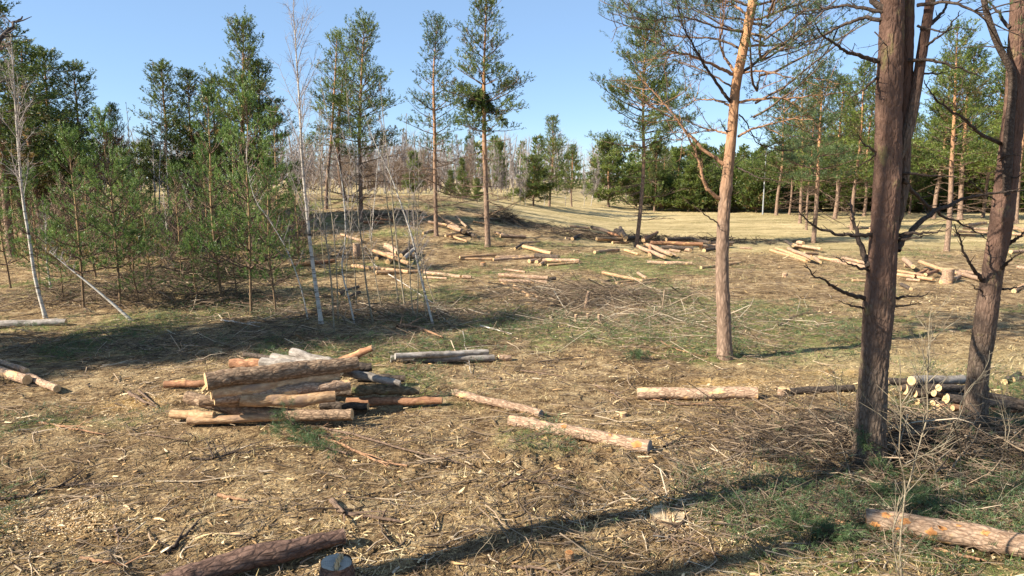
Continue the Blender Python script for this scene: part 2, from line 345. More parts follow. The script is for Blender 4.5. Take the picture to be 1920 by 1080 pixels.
# ------------------------------------------------------------------ the ground
def axis(c0, c1, fine, grow, lo, hi):
    a = list(np.arange(c0, c1, fine)); s = fine; x = a[-1]
    while x < hi: s *= grow; x += s; a.append(x)
    s = fine; x = a[0]; b = []
    while x > lo: s *= grow; x -= s; b.append(x)
    return np.array(b[::-1] + a)
def build_ground():
    X = axis(-6, 6.5, 0.07, 1.06, -500, 500); Y = axis(4.6, 11, 0.06, 1.036, -80, 1200)
    Y = Y[np.r_[0:len(Y)]]
    gx, gy = np.meshgrid(X, Y, indexing='xy'); Z = ground(gx, gy)
    nx, ny = len(X), len(Y)
    i = np.arange(ny - 1)[:, None] * nx; k = np.arange(nx - 1)[None]
    F = np.stack([i + k, i + k + 1, i + nx + k + 1, i + nx + k], -1).reshape(-1, 4)
    mb = MB(); mb.add(np.stack([gx, gy, Z], -1).reshape(-1, 3), F, green_mask(gx, gy).ravel())
    o = mb.build('ground', ground_mat(), None, True, kind='structure')
    at2 = o.data.attributes.new('meadow', 'FLOAT', 'POINT'); at2.data.foreach_set('value', meadow_mask(gx, gy).ravel().astype(np.float32))
    saw = 1.0 * bump2(gx, gy, -5.05, 6.65, 0.8, 0.22) + 0.75 * bump2(gx, gy, 3.7, 11.6, 0.9, 0.22) + 0.6 * bump2(gx, gy, -6.1, 10.6, 0.6, 0.35) + 0.6 * bump2(gx, gy, 1.9, 9.3, 0.8, 0.2)
    saw = saw + 0.55 * bump2(gx, gy, 6.1, 12.3, 1.2, 0.25)
    at3 = o.data.attributes.new('sawdust', 'FLOAT', 'POINT'); at3.data.foreach_set('value', saw.ravel().astype(np.float32))
    o['label'] = 'clear-felled forest floor of needle litter, moss and straw-coloured meadow'
    return o
def ground_mat():
    n = NT('forest_floor'); v = n.obj()
    big = n.noise(v, 0.55, 3); mid = n.noise(v, 3.2, 4, 0.65); fine = n.noise(v, 24, 5, 0.75)
    warp = n.n('ShaderNodeVectorMath', {0: v, 1: n.n('ShaderNodeTexNoise', {'Vector': v, 'Scale': 2.5, 'Detail': 2.0}).outputs['Color']}, operation='ADD').outputs[0]
    s1 = n.noise(n.n('ShaderNodeMapping', {'Vector': warp, 'Rotation': (0, 0, 0.5), 'Scale': (3, 40, 1)}).outputs[0], 3.0, 3)
    s2 = n.noise(n.n('ShaderNodeMapping', {'Vector': warp, 'Rotation': (0, 0, -0.9), 'Scale': (3, 40, 1)}).outputs[0], 3.0, 3)
    fib = n.math('MAXIMUM', s1, s2)
    k = n.math('ADD', n.math('MULTIPLY', fine, 0.55), n.math('MULTIPLY', fib, 0.45))
    k = n.math('ADD', k, n.math('MULTIPLY', n.math('SUBTRACT', mid, 0.5), 0.55))
    k = n.math('ADD', k, n.math('MULTIPLY', n.math('SUBTRACT', big, 0.5), 0.3))
    col = n.ramp(k, [(0.38, (0.06, 0.037, 0.02)), (0.47, (0.21, 0.137, 0.072)), (0.55, (0.375, 0.26, 0.135)), (0.66, (0.56, 0.43, 0.25))])
    soil = n.n('ShaderNodeMapRange', {'Value': n.noise(v, 1.1, 4, 0.6), 'From Min': 0.54, 'From Max': 0.64}).outputs[0]
    col = n.mix(n.math('MULTIPLY', soil, 0.7), col, n.ramp(fine, [(0.35, (0.08, 0.05, 0.03)), (0.65, (0.21, 0.14, 0.085))]))
    gcol = n.ramp(k, [(0.34, (0.055, 0.062, 0.022)), (0.48, (0.15, 0.165, 0.055)), (0.60, (0.27, 0.265, 0.10)), (0.74, (0.42, 0.36, 0.18))])
    gf = n.math('MULTIPLY', n.attr(), n.n('ShaderNodeMapRange', {'Value': n.noise(v, 7.0, 3), 'From Min': 0.36, 'From Max': 0.56}).outputs[0], True)
    col = n.mix(gf, col, gcol)
    mv = n.n('ShaderNodeMapping', {'Vector': v, 'Scale': (0.35, 1, 1)}).outputs[0]
    mf = n.math('ADD', n.math('MULTIPLY', n.noise(mv, 0.9, 6, 0.75), 0.5), n.math('MULTIPLY', n.noise(v, 9, 4, 0.75), 0.35)); mf = n.math('ADD', mf, n.math('MULTIPLY', n.noise(n.n('ShaderNodeMapping', {'Vector': v, 'Scale': (0.25, 1, 1)}).outputs[0], 0.22, 3), 0.32)); mf = n.math('ADD', mf, -0.09)
    mcol = n.ramp(mf, [(0.38, (0.17, 0.145, 0.06)), (0.46, (0.33, 0.255, 0.12)), (0.54, (0.49, 0.375, 0.195)), (0.66, (0.64, 0.515, 0.31))])
    col = n.mix(n.attr('meadow'), col, mcol)
    sf = n.math('MULTIPLY', n.attr('sawdust'), n.n('ShaderNodeMapRange', {'Value': n.noise(v, 9, 4), 'From Min': 0.3, 'From Max': 0.55}).outputs[0], True)
    col = n.mix(sf, col, n.ramp(fine, [(0.3, (0.44, 0.25, 0.07)), (0.7, (0.66, 0.43, 0.17))]))
    h = n.math('ADD', n.math('MULTIPLY', fine, 0.6), n.math('ADD', n.math('MULTIPLY', mid, 0.9), n.math('MULTIPLY', fib, 0.5)))
    return n.diff(col, 0.95, n.bump(h, 1.0, 0.07), 0.05)
build_ground()

def scatter(rng, n, d0, d1, um=0.86, pad=1.0, uni=0.0):
    d = np.exp(rng.uniform(math.log(d0), math.log(d1), n))
    if uni: m = rng.random(n) < uni; d[m] = rng.uniform(d0, d1, m.sum())
    x = rng.uniform(-1, 1, n) * (um * d + pad); return x, d
def blades(mb, x, y, L, w, yaw, pitch, lift, tone, bend=0.3, segs=2, rng=None):
    """flat little blades: lying (pitch about 0) or standing (pitch about 1.3)"""
    z = ground(x, y) + lift; n = len(x)
    d = np.stack([np.cos(yaw) * np.cos(pitch), np.sin(yaw) * np.cos(pitch), np.sin(pitch)], -1)
    s = np.stack([-np.sin(yaw), np.cos(yaw), rng.normal(0, 0.35, n)], -1); s = nrm(s)
    p0 = np.stack([x, y, z], -1) - d * (L * 0.5)[:, None] * (np.cos(pitch)[:, None])
    b = s * (L * bend * rng.normal(0, 0.35, n))[:, None] + np.array([0, 0, -1.0]) * (L * bend * 0.4 * np.sin(pitch))[:, None] + d * 0
    p1 = p0 + d * (L * 0.5)[:, None]; p2 = p0 + d * L[:, None] + b
    p2[:, 2] = np.maximum(p2[:, 2], z - 0.01)
    w = (w * 0.5)[:, None]
    V = np.stack([p0 - s * w, p0 + s * w, p1 - s * w, p1 + s * w, p2 - s * w * 0.3, p2 + s * w * 0.3], 1).reshape(-1, 3)
    i = np.arange(n)[:, None] * 6
    F = np.concatenate([i + np.array([[0, 1, 3, 2]]), i + np.array([[2, 3, 5, 4]])], 0)
    mb.add(V, F, np.repeat(np.clip(tone, 0, 1), 6))
def ground_cover():
    r = np.random.default_rng(3)
    # needle litter and straw
    n = 105000; x, y = scatter(r, n, 4.4, 34); mb = MB()
    k = 1 + np.clip(y - 10, 0, 30) * 0.06
    mm = meadow_mask(x, y); gm = green_mask(x, y)
    keep = r.random(n) > np.maximum(gm * 0.35, 0.85 * sst(0.62, 0.78, vn(x / 0.55 + 15, y / 0.55 + 95) * 0.6 + vn(x / 1.9 + 45, y / 1.9 + 25) * 0.4)); x, y, k, mm = x[keep], y[keep], k[keep], mm[keep]; n = len(x)
    clump = 0.4 * vn(x / 0.35 + 3, y / 0.35 + 9) + 0.6 * vn(x / 1.5 + 60, y / 1.1 + 5)
    tone = np.clip(r.beta(1.2, 1.9, n) * 0.85 + (clump - 0.5) * 1.0 + 0.06 + 0.25 * mm, 0, 1)
    blades(mb, x, y, np.where(r.random(n) < 0.12, r.gamma(3.0, 0.03, n), r.gamma(3.0, 0.012, n)) * k + 0.015, r.uniform(0.004, 0.014, n) * k, r.uniform(0, 6.28, n), np.abs(r.normal(0, 0.28, n)), r.uniform(0.004, 0.03, n) * k, tone, 0.5, rng=r)
    mb.build('needle_litter', MAT['litter'], None, True, kind='stuff', label='brown needle litter and straw scattered over the felled ground')
    # fine dead twigs
    mb = MB(); n = 17000; x, y = scatter(r, n, 4.4, 38)
    hv = 0.5 * vn(x / 1.7 + 77, y / 1.7 + 12) + 0.5 * vn(x / 0.5 + 7, y / 0.5 + 2); keep = r.random(n) < np.clip(hv * 2.2 - 0.45, 0.12, 1) * (1 - 0.8 * meadow_mask(x, y)); x, y = x[keep], y[keep]; n = len(x)
    k = 1 + np.clip(y - 10, 0, 30) * 0.035
    L = (r.gamma(1.3, 0.13, n) + 0.05) * k; yaw = r.normal(0.1, 1.1, n); pit = np.abs(r.normal(0, 0.13, n))
    z = ground(x, y) + r.uniform(0.006, 0.05, n)
    d = np.stack([np.cos(yaw) * np.cos(pit), np.sin(yaw) * np.cos(pit), np.sin(pit)], -1)
    side = np.stack([-np.sin(yaw), np.cos(yaw), 0 * yaw], -1)
    c = np.stack([x, y, z], -1); q = r.normal(0, 0.09, (n, 2))
    P = np.stack([c - d * L[:, None] * .5, c + side * (L * q[:, 0])[:, None], c + d * L[:, None] * .28 + side * (L * q[:, 1])[:, None], c + d * L[:, None] * .5], 1)
    R = (r.gamma(2.0, 0.0017, n) + 0.0016)[:, None] * k[:, None] * np.array([1, .9, .7, .35])
    tubes(mb, P, R, 3, np.clip(r.beta(1.4, 2.3, n), 0, 1))
    m_ = 620; x, y = scatter(r, m_, 5, 22); yaw = r.normal(0.1, 0.9, m_); L = r.uniform(0.25, 0.95, m_); side = np.stack([-np.sin(yaw), np.cos(yaw), 0 * yaw], -1); d = np.stack([np.cos(yaw), np.sin(yaw), r.normal(0, .07, m_)], -1)
    u_ = np.linspace(-.5, .5, 6)[None, :, None]; wv = np.cumsum(r.normal(0, 0.035, (m_, 6, 1)), 1) + (u_ ** 2) * r.normal(0, .5, (m_, 1, 1))
    P = np.stack([x, y, 0 * x], -1)[:, None] + d[:, None] * L[:, None, None] * u_ + side[:, None] * L[:, None, None] * wv
    P[..., 2] = ground(P[..., 0], P[..., 1]) + np.abs(r.normal(0.018, 0.02, (m_, 1))) + np.abs(u_[..., 0]) * L[:, None] * np.abs(r.normal(0, .12, (m_, 1)))
    tubes(mb, P, r.uniform(0.004, 0.011, m_)[:, None] * np.linspace(1, .45, 6)[None], 4, r.beta(1.5, 2.0, m_))
    mb.build('twig_litter', MAT['stick'], None, True, kind='stuff', label='fine dead twigs and broken branch ends strewn over the cleared ground')
    # clods of turned soil
    n = 9000; x, y = scatter(r, n, 4.5, 26); f = bump2(x, y, 0.6, 8.3, 2.2, 1.2) + 0.55 * sst(0.52, 0.7, vn(x / 0.9 + 66, y / 0.9 + 22)); keep = r.random(n) < f; x, y = x[keep], y[keep]; n = len(x)
    sz = r.gamma(2.2, 0.0085, n) + 0.006; base = np.array([[1, 0, 0], [.5, .87, 0], [-.5, .87, 0], [-1, 0, 0], [-.5, -.87, 0], [.5, -.87, 0], [.25, .1, .75], [-.3, -.1, .6]])
    V = base[None] * r.uniform(.6, 1.3, (n, 8, 3)) * sz[:, None, None] + np.stack([x, y, ground(x, y) - 0.002], -1)[:, None]
    f3 = np.array([[0, 1, 6], [1, 2, 6], [2, 7, 6], [2, 3, 7], [3, 4, 7], [4, 5, 7], [5, 6, 7], [5, 0, 6]]); F = (np.arange(n)[:, None, None] * 8 + f3[None]).reshape(-1, 3)
    mb = MB(); mb.add(V.reshape(-1, 3), F, np.repeat(r.beta(1.2, 3.5, n) * 0.8, 8)); mb.build('soil_clods', MAT['litter'], None, False, kind='stuff', label='small clods of churned brown soil')
    # wood chips
    mb = MB(); n = 2600; x, y = scatter(r, n, 4.6, 30); keep = r.random(n) < (0.25 + vn(x / 1.1, y / 1.1 + 44) ** 3 * 2.5); x, y = x[keep], y[keep]; n = len(x)
    blades(mb, x, y, r.gamma(1.6, 0.035, n) + 0.03, r.uniform(0.01, 0.035, n), r.normal(0, 0.9, n), np.abs(r.normal(0, 0.2, n)), r.uniform(0.015, 0.035, n), r.random(n), 0.2, rng=r)
    mb.build('wood_chips', MAT['chip'], None, False, kind='stuff', label='pale bark slivers and wood chips left by the saw')
    # green grass and moss shoots
    mb = MB(); n = 150000; x, y = scatter(r, n, 4.5, 45, uni=0.3); g = green_mask(x, y) * (vn(x / 0.4 + 90, y / 0.4 + 30) > 0.42)
    keep = r.random(n) < np.clip(g * 0.9 + 0.01, 0, 1) * (1 - 0.8 * meadow_mask(x, y)); x, y = x[keep], y[keep]; n = len(x)
    k = 1 + np.clip(y - 10, 0, 30) * 0.05
    blades(mb, x, y, r.uniform(0.04, 0.12, n) * k, r.uniform(0.004, 0.009, n) * k, r.uniform(0, 6.28, n), r.uniform(0.35, 1.2, n), 0.0 + 0 * x, np.clip(r.normal(0.5, 0.2, n), 0, 1), 0.6, rng=r)
    mb.build('green_grass', MAT['green_grass'], None, True, kind='stuff', label='short green grass and moss shoots in the brown litter')
    # sawdust heaps
    for (sx_, sy_, wx_, wy_, q) in ((-4.95, 6.75, .45, .22, 2600), (-4.45, 6.62, .3, .12, 700), (3.9, 11.3, .7, .2, 900), (-6.0, 10.6, .5, .3, 500), (1.7, 9.0, .6, .2, 700), (2.0, 7.05, .35, .16, 900), (3.8, 6.6, .7, .2, 700)):
        mb = MB(); x, y = r.normal(sx_, wx_, q), r.normal(sy_, wy_, q)
        blades(mb, x, y, r.uniform(0.008, 0.035, q), r.uniform(0.005, 0.014, q), r.uniform(0, 6.28, q), np.abs(r.normal(0, .3, q)), r.uniform(.004, .03, q), r.random(q), .2, rng=r)
        mb.build('sawdust', MAT['chip'], None, False, kind='stuff', label='yellow sawdust spilled on the ground')
    # tussocks: blades standing together, green or straw
    cx, cy = scatter(r, 1300, 4.8, 60); kind = green_mask(cx, cy); ok = r.random(1300) < 0.35 + 0.5 * kind; cx, cy, kind = cx[ok], cy[ok], kind[ok]
    for nm_, mt_, sel, lb_ in (('grass_tussock_green', 'green_grass', kind > 0.35, 'green grass tufts rising from the litter'), ('grass_tussock_dry', 'dry_grass', kind <= 0.35, 'bleached grass tufts rising from the litter')):
        a_, b_ = np.repeat(cx[sel], 26), np.repeat(cy[sel], 26); q = len(a_); s_ = np.repeat(r.uniform(0.04, 0.16, sel.sum()), 26) * (1 + np.clip(b_ - 10, 0, 20) * 0.04)
        x, y = a_ + r.normal(0, 1, q) * s_ * 0.8, b_ + r.normal(0, 1, q) * s_ * 0.8; mb = MB()
        blades(mb, x, y, r.uniform(0.5, 1.4, q) * s_ + 0.05, r.uniform(0.004, 0.009, q) * (1 + s_), r.uniform(0, 6.28, q), r.uniform(0.3, 1.4, q), 0.0 * x, np.clip(r.normal(0.55, 0.22, q), 0, 1), 0.7, rng=r)
        mb.build(nm_, MAT[mt_], None, True, kind='stuff', label=lb_)
    # dry grass: tufts near, long combed meadow grass far
    mb = MB(); xs, ys, ks = [], [], []
    for (n, d0, d1, p) in ((70000, 5, 30, 0.1), (60000, 22, 90, 0.7)):
        x, y = scatter(r, n, d0, d1, uni=0.5 if d0 > 20 else 0.0); m = np.clip(meadow_mask(x, y) + p * 0.25 * (vn(x / 0.8 + 12, y / 0.8 + 6) > 0.6), 0, 1) * (vn(x / 0.9 + 40, y / 0.45 + 70) * 1.5)
        keep = r.random(n) < m; xs.append(x[keep]); ys.append(y[keep])
    x = np.concatenate(xs); y = np.concatenate(ys); n = len(x); k = 1 + np.clip(y - 12, 0, 80) * 0.045
    blades(mb, x, y, r.uniform(0.08, 0.20, n) * np.minimum(k, 2.2), r.uniform(0.004, 0.010, n) * k, r.normal(0.4, 1.2, n), r.uniform(0.1, 0.75, n), 0.0 * x + 0.01, np.clip(r.normal(0.55, 0.22, n) + 0.5 * (vn(x / 1.5, y / .7) - 0.5), 0, 1), 0.9, rng=r)
    mb.build('dry_grass', MAT['dry_grass'], None, True, kind='stuff', label='flattened straw-coloured grass of the meadow and clearing')
ground_cover()

# ------------------------------------------------------------------ tree growing
UP55 = np.array([0, 0, 0.55])
class Store:
    """collects branches and shoots of one tree"""
    def __init__(s, seed, rich=0.0): s.rich = rich; s.t = {}; s.tp = []; s.td = []; s.tt = []; s.rng = np.random.default_rng(seed); s.seed = seed
    def tube(s, pts, r, key=0): s.t.setdefault((len(pts), key), []).append((pts, r))
    def flush(s, mb, sides=4, key=0):
        for (m, k), lst in s.t.items():
            if k == key: tubes(mb, [p for p, _ in lst], [r for _, r in lst], sides if m > 3 else 3)
def bez(p0, d, L, lift, jit, rng, m=6):
    s = np.linspace(0, 1, m)[:, None]
    P = p0 + d * L * s + np.array([0, 0, 1.0]) * L * lift * s ** 2
    P[1:] += np.cumsum(rng.normal(0, jit * L / m, (m - 1, 3)), 0); return P
def leafy(S, P, L, fol=1.0, sub=0.45, start=0.3, gap=0.16, up=0.35, dens=1.0, key=0, r=0.009, flat=0.35, sp=0.11):
    """side shoots of one limb P (m points); fol = share of the outer limb that carries needles"""
    rng = S.rng; m = len(P); lt = rng.normal(0, 0.17); ns = max(3, int(L * (1 - start) / gap))
    for j in range(ns):
        s = start + (1 - start) * (j + rng.random() * 0.8) / ns
        f = s * (m - 1); i = min(int(f), m - 2); p = P[i] + (P[i + 1] - P[i]) * (f - i)
        t = P[i + 1] - P[i]; t = t / (np.linalg.norm(t) + 1e-9)
        side = np.array([-t[1], t[0], 0.0]); side /= (np.linalg.norm(side) + 1e-9); side *= (1 if j % 2 else -1)
        ang = rng.uniform(0.5, 1.05)
        d = t * math.cos(ang) + side * math.sin(ang) + np.array([0, 0, up * rng.uniform(0.3, 1.6)]) + rng.normal(0, flat * 0.4, 3)
        d /= np.linalg.norm(d); l = max(0.1, sub * L * (1.12 - s) * rng.uniform(0.6, 1.2))
        q = np.array([p, p + d * l * 0.5, p + d * l + np.array([0, 0, up * l * 0.3])]); S.tube(q, [r, r * 0.7, r * 0.35], key)
        leaf = s > 1 - fol
        nt = max(1, int(l / sp * dens)); R3 = rng.normal(0, 1, (nt * 2 + 2, 6))
        for a in range(nt):
            u = 1 - (a + 0.15 * rng.random()) / nt * (0.75 if leaf else 1)
            pp = q[0] + (q[2] - q[0]) * u + R3[a, :3] * 0.02
            if leaf and (rng.random() < 0.93):
                dd = d * 0.8 + R3[a, 3:] * 0.33 + UP55; tn = 0.48 + lt + 0.13 * R3[a, 0]
                S.tp.append(pp); S.td.append(dd); S.tt.append(tn)
                if S.rich:
                    e = R3[nt + a]; S.tp.append(pp + e[:3] * S.rich); S.td.append(d * 0.6 + e[3:] * 0.6 + UP55); S.tt.append(tn + 0.1 * e[0])
            elif not leaf and rng.random() < 0.5:
                dd = d + rng.normal(0, 0.7, 3); dd /= np.linalg.norm(dd); e = l * rng.uniform(0.15, 0.45)
                S.tube(np.array([pp, pp + dd * e * 0.6, pp + dd * e]), [r * 0.45, r * 0.35, r * 0.2], key)
def pine(seed, H, r0, cb=0.45, cr=1.7, nl=0.10, nw=0.014, K=7, sl=0.16, whorl=0.42, nb=5, dead=0.6, path=None, dens=1.0, fol=0.75, lo_elev=2, hi_elev=52,
         bark='bark_pine', leaf='needle', twig='limb_brown', wob=0.12, sides=10, prof=None, ridge=0.0, flare=0.35, droop=0.12, dlen=1.0, gap=0.11, sub=0.45, sp=0.10, rich=0.09):
    S = Store(seed, rich); rng = S.rng
    if path is None:
        z = np.linspace(0, 1, 7); wx = np.cumsum(rng.normal(0, wob * 0.5, 7)); wy = np.cumsum(rng.normal(0, wob * 0.5, 7)); wx -= wx[0]; wy -= wy[0]
        path = [(wx[i], wy[i], z[i] * H) for i in range(7)]
    P = resample(path, 40); zz = P[:, 2]
    rad = lambda t: r0 * ((1 - 0.62 * t) if t < 0.5 else 0.69 * (1 - (t - 0.5) / 0.5) ** 0.85) + 0.008
    tm = MB(); stem_mesh(tm, path, [rad(t) for t in np.linspace(0, 1, 12)], sides, 0.16 if sides < 16 else 0.07, ridge, None, seed % 50, flare)
    z = cb * H * 0.3 if dead else cb * H
    while z < H * 0.985:
        t = z / H; c = (t - cb) / (1 - cb); i = np.searchsorted(zz, z); p0 = P[min(i, 39)].copy(); p0[2] = z; a0 = rng.random() * 6.28
        nbb = nb if c > 0 else max(1, int(nb * 0.6)); wl = rng.uniform(0.62, 1.15); sk = rng.random() * 6.28
        for b in range(nbb):
            az = a0 + b * 6.283 / nbb + rng.normal(0, 0.3)
            if c <= 0:
                if rng.random() > dead: continue
                L = rng.uniform(0.3, 1.15) * cr * 0.75 * dlen; el = math.radians(rng.normal(-4, 14))
                d = np.array([math.cos(az) * math.cos(el), math.sin(az) * math.cos(el), math.sin(el)])
                Q = bez(p0, d, L, rng.normal(0.0, 0.12), 0.10, rng); S.tube(Q, np.linspace(0.012 + L * 0.006, 0.004, 6), 0)
                leafy(S, Q, L, 0.0, 0.42, 0.2, 0.13, 0.1, 1.2, r=0.011)
            else:
                pf = (prof(c) if prof else (min(1.0, 0.72 + 1.2 * c) * (1 - c) ** 0.62 + 0.10)); L = cr * pf * wl * rng.uniform(0.6, 1.15)
                if 0.05 < c < 0.85 and rng.random() < 0.2 + 0.25 * math.cos(az - sk): continue
                el = math.radians(lo_elev + (hi_elev - lo_elev) * c + rng.normal(0, 8))
                d = np.array([math.cos(az) * math.cos(el), math.sin(az) * math.cos(el), math.sin(el)])
                Q = bez(p0, d, L, droop + 0.05 * rng.normal(), 0.07, rng); S.tube(Q, np.linspace(0.008 + L * 0.011, 0.005, 6), 0)
                leafy(S, Q, L, fol, sub, 0.22, gap, 0.35, dens, sp=sp)
                S.tp.append(Q[-1]); S.td.append(Q[-1] - Q[-2]); S.tt.append(0.6)
        z += whorl * rng.uniform(0.75, 1.25) * (1 if c < 0.7 else 0.7)
    for k in range(4): S.tp.append(P[-1] - np.array([0, 0, 0.1 * k])); S.td.append(np.array([rng.normal(0, .2), rng.normal(0, .2), 1])); S.tt.append(0.7)
    bm_ = MB(); S.flush(bm_, 4); nm = MB(); needles(nm, S.tp, S.td, rng, K, nl, nw, sl, np.array(S.tt))
    return dict(trunk=tm.mesh('pine_trunk', MAT[bark]), branchwork=bm_.mesh('pine_branchwork', MAT[twig]), crown=nm.mesh('pine_crown', MAT[leaf]), H=H)
def birch(seed, H, r0, cb=0.3, cr=1.2, nb=26, nt=9, bark='bark_birch', path=None, tw=0.006, elev=58, sides=8, twm='twig_birch', leaves=False, leafmat='leaf_russet'):
    S = Store(seed); rng = S.rng
    if path is None:
        w = np.cumsum(rng.normal(0, 0.16, (7, 2)), 0); w -= w[0]; path = [(w[i, 0], w[i, 1], H * i / 6) for i in range(7)]
    P = resample(path, 40); tm = MB(); stem_mesh(tm, path, [r0 * (1 - 0.93 * t) ** 0.9 + 0.004 for t in np.linspace(0, 1, 10)], sides, 0.25, 0, None, seed % 40, 0.25)
    for b in range(nb):
        s = cb + (1 - cb) * (b + rng.random()) / nb; f = s * 39; i = min(int(f), 38); p0 = P[i] + (P[i + 1] - P[i]) * (f - i)
        L = cr * (1.1 - s) ** (0.45 if elev > 60 else 0.7) * rng.uniform(0.4, 1.1); az = rng.random() * 6.28; el = math.radians(rng.normal(elev, 9))
        d = np.array([math.cos(az) * math.cos(el), math.sin(az) * math.cos(el), math.sin(el)])
        Q = bez(p0, d, L, -0.12, 0.08, rng, 4); S.tube(Q, np.linspace(tw * 1.6 + L * 0.002, tw * 0.7, 4), 0)
        for k in range(nt):
            u = rng.uniform(0.2, 1) * 3; j = min(int(u), 2); q = Q[j] + (Q[j + 1] - Q[j]) * (u - j)
            dd = d * 0.8 + rng.normal(0, 0.5, 3); dd /= np.linalg.norm(dd); l = L * rng.uniform(0.15, 0.5)
            e = q + dd * l + np.array([0, 0, -0.06 * l]); S.tube(np.array([q, (q + e) / 2 + rng.normal(0, 0.02, 3), e]), [tw * 0.8, tw * 0.6, tw * 0.3], 0)
            if leaves: 
                for w_ in range(3): S.tp.append(q + dd * l * rng.random()); S.td.append(rng.normal(0, 1, 3)); S.tt.append(rng.uniform(0.2, 1))
    bm_ = MB(); S.flush(bm_, 3)
    r = dict(trunk=tm.mesh('birch_trunk', MAT[bark]), branchwork=bm_.mesh('birch_branchwork', MAT[twm]), H=H)
    if leaves: nm = MB(); needles(nm, S.tp, S.td, rng, 3, 0.10, 0.08, 0.05, np.array(S.tt)); r['crown'] = nm.mesh('leaf_crown', MAT[leafmat])
    return r
def plant(name, parts, label, cat, loc, group=None, rz=0.0, s=1.0, sz=None, sink=0.06):
    t = thing(name, label, cat, (loc[0], loc[1], loc[2] - sink), group, rz); t.scale = (s, s, sz if sz else s)
    for k in ('trunk', 'branchwork', 'crown'):
        if k in parts:
            o = bpy.data.objects.new(k, parts[k]); C.objects.link(o); o.parent = t
            if k != 'trunk': o['kind'] = 'stuff'
    return t
def stand(name, parts, label, cat, px, py, top, group=None, rz=0.0, wide=1.0, d=None):
    """a tree whose foot is seen at (px, py) and whose tip reaches picture height top; d: distance when the foot is hidden"""
    if d is None: p = at(px, py)
    else: p = onp(px, 400, d); p.z = gz(p.x, p.y)
    h = onp(px, top, p.y).z - p.z; s = h / parts['H']
    return plant(name, parts, label, cat, p, group, rz, s * wide, s)
# ------------------------------------------------------------------ the big pines
def limbs_from_px(S, root, specs, Yb, mats, key0=10):
    """each spec: (pixel polyline, thickness in m at the root, depth drift in m, foliage share, twig scale, material, label)"""
    rng = S.rng
    for (pl, r0, dy, fol, sub, mk, lab) in specs:
        n = len(pl); pts = []
        for i, (x, y) in enumerate(pl):
            f = i / (n - 1); p = onp(x, y, Yb + dy * f); pts.append(tuple(p - root.location))
        m = max(8, 3 * n); P = resample(pts, m); L = np.linalg.norm(np.diff(P, axis=0), axis=1).sum()
        P[1:-1] += rng.normal(0, 0.006, (m - 2, 3))
        P = resample(P, m * 2); P[1:-1] += rng.normal(0, min(0.005, r0 * 0.15), (m * 2 - 2, 3)); R = np.linspace(1, 0.22, m * 2) ** 1.15 * r0 * 0.82 * (1 + rng.normal(0, 0.04, m * 2)); R[-1] = 0.004
        mb = MB(); tubes(mb, P[None], R[None], 8)
        o = mb.build('branch', MAT[mk], root)
        if lab: o['label'] = lab
        if fol > 0.05:                       # second-order boughs carrying the foliage
            for j in range(int(3 + L * 3.2)):
                i = int(rng.uniform(0.35, 0.97) * (len(P) - 1)); d = P[min(i + 1, len(P) - 1)] - P[i - 1]; d = d / np.linalg.norm(d) * 0.6 + rng.normal(0, 0.55, 3); d[2] += 0.12; l = rng.uniform(0.35, 1.0)
                Q = bez(P[i], d / np.linalg.norm(d), l, 0.15, 0.12, rng, 8); S.tube(Q, np.linspace(0.009, 0.004, 8), mk)
                leafy(S, Q, l, fol + 0.25, 0.5, 0.25, 0.12, 0.3, 1.0, key=mk, r=0.0035, sp=0.10)
        if sub > 0: leafy(S, P[::2], L, fol, sub, 0.25, 0.11, 0.3, 1.0, key=mk, r=max(0.004, r0 * 0.2), sp=0.10)
def finish(S, root, leaf='needle', nl=0.055, nw=0.0045, K=12, sl=0.09, tone=None):
    for mk in sorted({k for (_, k) in S.t}):
        mb = MB()
        for (m, k), lst in S.t.items():
            if k == mk: tubes(mb, [p for p, _ in lst], [r for _, r in lst], 4)
        mb.build('twigs', MAT[mk], root, kind='stuff')
    if S.tp:
        nm = MB(); needles(nm, S.tp, S.td, S.rng, K, nl, nw, sl, np.array(S.tt)); nm.build('crown', MAT[leaf], root)

